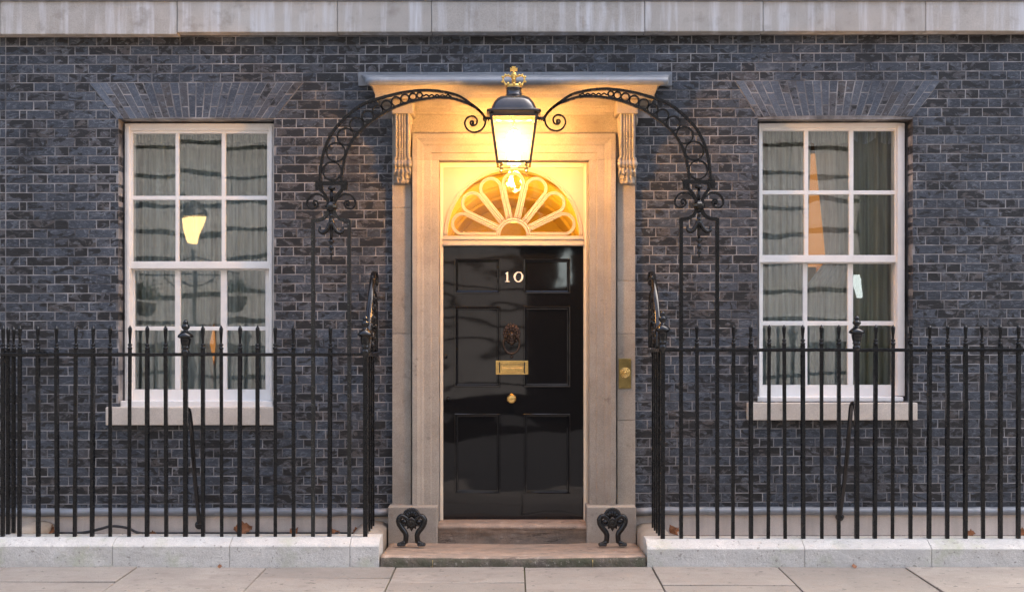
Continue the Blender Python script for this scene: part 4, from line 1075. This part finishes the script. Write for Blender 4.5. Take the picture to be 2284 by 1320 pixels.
# ------------------------------------------------------------------ hose and dead leaves in the area
m_ = MB(); zf = .075 + .011
def FL(px, d, z): return Vector(((px - 1142) * (DIST - d) / FPX, -d, z))
pts = spline([FL(60, .06, zf + .02), FL(150, .045, zf + .01), FL(190, .06, zf + .02), FL(225, .07, zf + .05), FL(250, .06, zf + .068), FL(285, .07, zf + .055), FL(310, .08, zf + .02), FL(360, .05, zf + .01), FL(520, .04, zf + .008), FL(700, .05, zf + .01), FL(790, .06, zf + .012)], 6)
m_.sweep(pts, .011, n=8, bino=(0, 1, 0)); tag(m_.build('hose', M['rubber'], org=(-2, -.05, .08)), 'thin black hose looping along the foot of the wall behind the left railing', 'hose')
def leaf(px, d, z, size, label, lift=.5, rz=0):
    m_ = MB(); n = 8; rows = []
    for i in range(n + 1):
        u = i / n * 2 - 1; w = (1 - abs(u) ** 1.6) * .5 * (1 + .3 * math.cos(u * 14)) + .02
        rows.append([Vector((u * .6 * size, v * w * size, size * (.25 * u * u * lift + .35 * v * v * lift + .1 * math.sin(u * 4 + v)))) for v in (-1, -.5, 0, .5, 1)])
    rot = Matrix.Rotation(rz, 4, 'Z') @ Matrix.Rotation(R.uniform(.4, .9), 4, 'X')
    p = FL(px, d, z); m_.grid([[p + rot @ q for q in r] for r in rows]); o = m_.build('fallen_leaf', M['dead_leaf'], org=p)
    tag(o, label, 'leaf', 'dead leaves behind the railings')
for px, d, z, s_, lb_ in ((540, .10, .115, .12, 'largest curled brown leaf behind the left railing, right of the wall stay'), (660, .09, .10, .07, 'small brown leaf behind the left railing, right of the curled large leaf'),
                      (113, .09, .105, .09, 'reddish dead leaf behind the left railing beside the hose end'), (795, .12, .105, .075, 'brown leaf by the left railing corner next to the door'),
                      (1498, .12, .115, .08, 'brown leaf by the right railing corner next to the door'), (340, .09, .09, .05, 'tiny brown leaf behind the left railing under the window sill'),
                      (745, .07, .092, .07, 'flat brown leaf behind the left railing near the arch posts'), (2165, .10, .10, .06, 'brown leaf behind the far end of the right railing'),
                      (2280, .10, .105, .07, 'brown leaf at the photo edge behind the right railing')):
    leaf(px, d, z, s_, lb_, R.uniform(.4, 1.2), R.uniform(-1, 1))
for px, y, s_, lb_ in ((1905, 1272, .035, 'small rusty leaf scrap on the pavement against the right kerb'), (490, 1269, .03, 'tiny rusty leaf scrap on the pavement against the left kerb')):
    leaf(px, KF + .02, .006, s_, lb_, .3, .3)

# ================================================================== ACROSS THE STREET (seen only in the glass and the gloss paint)
OB = 15.5
opp = thing('stone_building', 'pale rusticated stone building across the street, mirrored in the window panes', 'building', (-8, -OB, 0))
m_ = MB(); m_.box(-30, 7.4, -OB - 4, -OB - .06, -.3, 11); m_.build('wall', M['void'], opp)
m_ = MB()
for c_ in range(18):
    z0 = .1 + c_ * .62
    for x0_, x1_ in (((-30, .35), (2.7, 7.4)) if z0 < 4.6 else ((-30, 7.4),)):     # gap to the black backing, added to darken the door's reflection
        x = x0_
        while x < x1_ - .1:
            w = min(2.4, x1_ - x); m_.box(x + .008, x + w - .008, -OB - .07, -OB + R.uniform(0, .02), z0 + .10, z0 + .62); x += 2.4
tag(m_.build('ashlar', M['ashlar'], opp), kind='stuff')
m_ = MB(); m_.box(-30.2, 7.6, -OB - .3, -OB + .4, 11.1, 11.6); m_.build('cornice', M['ashlar'], opp, bevel=.03)
dk = thing('dark_backdrop', 'dark brick building added across the street to darken the right window reflection', 'building', (18, -26, 0))  # unseen dark block added to close sky gaps in the window's reflection
m_ = MB(); m_.box(7.8, 30, -30, -26, -.3, 13); m_.build('wall', M['brick'], dk)
for i in range(6):
    for j in range(3):
        m_ = MB(); x, z = 9 + i * 3.2, 1.2 + j * 3.8; m_.box(x, x + 1.3, -26.02, -25.98, z, z + 2.2); f = m_.build('window', M['iron'], dk)
        m_ = MB(); m_.box(x + .08, x + 1.22, -26.0, -25.97, z + .08, z + 2.12); m_.build('pane', M['void'], f)
lp = Vector((-6.52, -14.0, .2))
sl_ = thing('street_lamp', 'lit street lamp across the road, mirrored in the left window', 'street lamp', lp)
m_ = MB(); m_.lathe((lp.x, lp.y, -.25), [(.16, 0), (.16, .25), (.10, .4), (.085, 1.2), (.11, 1.3), (.06, 1.45), (.045, 3.6), (.07, 3.65), (.04, 3.7)], 14); m_.build('pole', M['iron'], sl_)
m_ = MB(); m_.lathe((lp.x, lp.y, 3.58), [(.12, 0), (.22, .50)], 4, smooth=False); m_.build('glass', M['streetglow'], sl_)
m_ = MB(); m_.lathe((lp.x, lp.y, 4.10), [(.27, 0), (.27, .03), (.22, .12), (.10, .26), (.05, .30), (.05, .40), (.01, .45)], 14); m_.build('cap', M['iron'], sl_)
m_ = MB()
for s_ in (-1, 1): m_.sweep(spline([(lp.x, lp.y, 3.3), (lp.x + s_ * .35, lp.y, 3.2), (lp.x + s_ * .4, lp.y, 2.9), (lp.x + s_ * .2, lp.y, 2.75), (lp.x, lp.y, 2.7)], 6), .015, n=6)
m_.sweep([(lp.x - .95, lp.y, 2.95), (lp.x + .95, lp.y, 2.95)], .018, n=6); m_.build('scroll_bar', M['iron'], sl_)
for s_, lb_ in ((-1, 'left hanging basket of green plants mirrored in the left window'), (1, 'right hanging basket of green plants mirrored in the left window')):
    c = Vector((lp.x + s_ * .85, lp.y, 2.4)); t = thing('hanging_basket', lb_, 'flower basket', c, 'hanging baskets on the street lamp')
    m_ = MB(); m_.lathe(c, [(.02, -.28), (.16, -.24), (.25, -.08), (.27, .05)], 14); m_.build('basket', M['void'], t)
    m_ = MB()
    for k in range(500):
        p = c + Vector((R.gauss(0, .15), R.gauss(0, .15), .12 + abs(R.gauss(0, .14)))); u = Vector((R.uniform(-1, 1), R.uniform(-1, 1), R.uniform(-1, 1))).normalized() * .035; v = u.orthogonal().normalized() * .02
        m_.add([p - u, p + v, p + u, p - v], [(0, 1, 2, 3)])
    m_.build('foliage', M['leafage'], t, weld=False)
    m_ = MB(); m_.sweep([c + Vector((0, 0, .05)), c + Vector((0, 0, .55))], .006, n=5); m_.build('chain', M['iron'], t)
def tree(x, y, h, r, label):
    t = thing('tree', label, 'tree', (x, y, -.25), 'trees across the street')
    m_ = MB(); m_.sweep(spline([(x, y, -.25), (x + .1, y, h * .3), (x - .1, y + .1, h * .6), (x, y, h * .85)], 4), .28, n=10, taper=[1 - .8 * k / 12 for k in range(13)])
    for k in range(9):
        a = R.uniform(0, 6.28); z = h * R.uniform(.3, .6); m_.sweep([(x, y, z), (x + r * .4 * math.cos(a), y + r * .4 * math.sin(a), z + r * .4), (x + r * .8 * math.cos(a), y + r * .8 * math.sin(a), z + r * .6)], .09, n=6, taper=[1, .6, .15])
    m_.build('trunk', M['bark'], t)
    m_ = MB(); cl = [Vector((x + R.gauss(0, r * .5), y + R.gauss(0, r * .5), h * .62 + R.gauss(0, r * .45))) for _ in range(30)]
    for k in range(4200):
        p = R.choice(cl) + Vector((R.gauss(0, .5), R.gauss(0, .5), R.gauss(0, .42))); u = Vector((R.uniform(-1, 1), R.uniform(-1, 1), R.uniform(-1, 1))).normalized() * .30; v = u.orthogonal().normalized() * .2
        m_.add([p - u, p + v, p + u, p - v], [(0, 1, 2, 3)])
    m_.build('crown', M['leafage'], t, weld=False)
M['whiteglow'] = emit_material('cold white glow', (.9, 1, .98), 1.3)
def reflection_glow(p, w, h, label, yb):  # glowing shape added to put a bright patch into a reflection
    t = thing('reflection_glow', label, 'lamp', p)
    m_ = MB(); m_.lathe((p[0], p[1], p[2] - h / 2), [(w * .32, 0), (w * .5, h * .8), (w * .3, h)], 10); m_.build('glass', M['whiteglow'], t)
    m_ = MB(); m_.lathe((p[0], p[1], p[2] + h / 2), [(w * .55, 0), (w * .5, .04), (.02, .12)], 10); m_.sweep([(p[0], p[1], p[2] + h / 2 + .08), (p[0], yb, p[2] + h / 2 + .08)], .02, n=6); m_.build('bracket', M['iron'], t)
reflection_glow((1.05, -OB + .25, 3.1), .22, .40, 'white glow added by the dark gap across the street for a bright patch mirrored in the door', -OB - .1)
reflection_glow((10.65, -25.7, 3.25), .34, .66, 'white glow added on the dark backdrop building for a bright patch mirrored in the right window', -26.01)
tree(12.8, -18.5, 11, 3.2, 'dark broad tree beyond the stone building corner, mirrored in the right window')
tree(16.5, -17.5, 10, 3.2, 'smaller dark tree far right across the street')
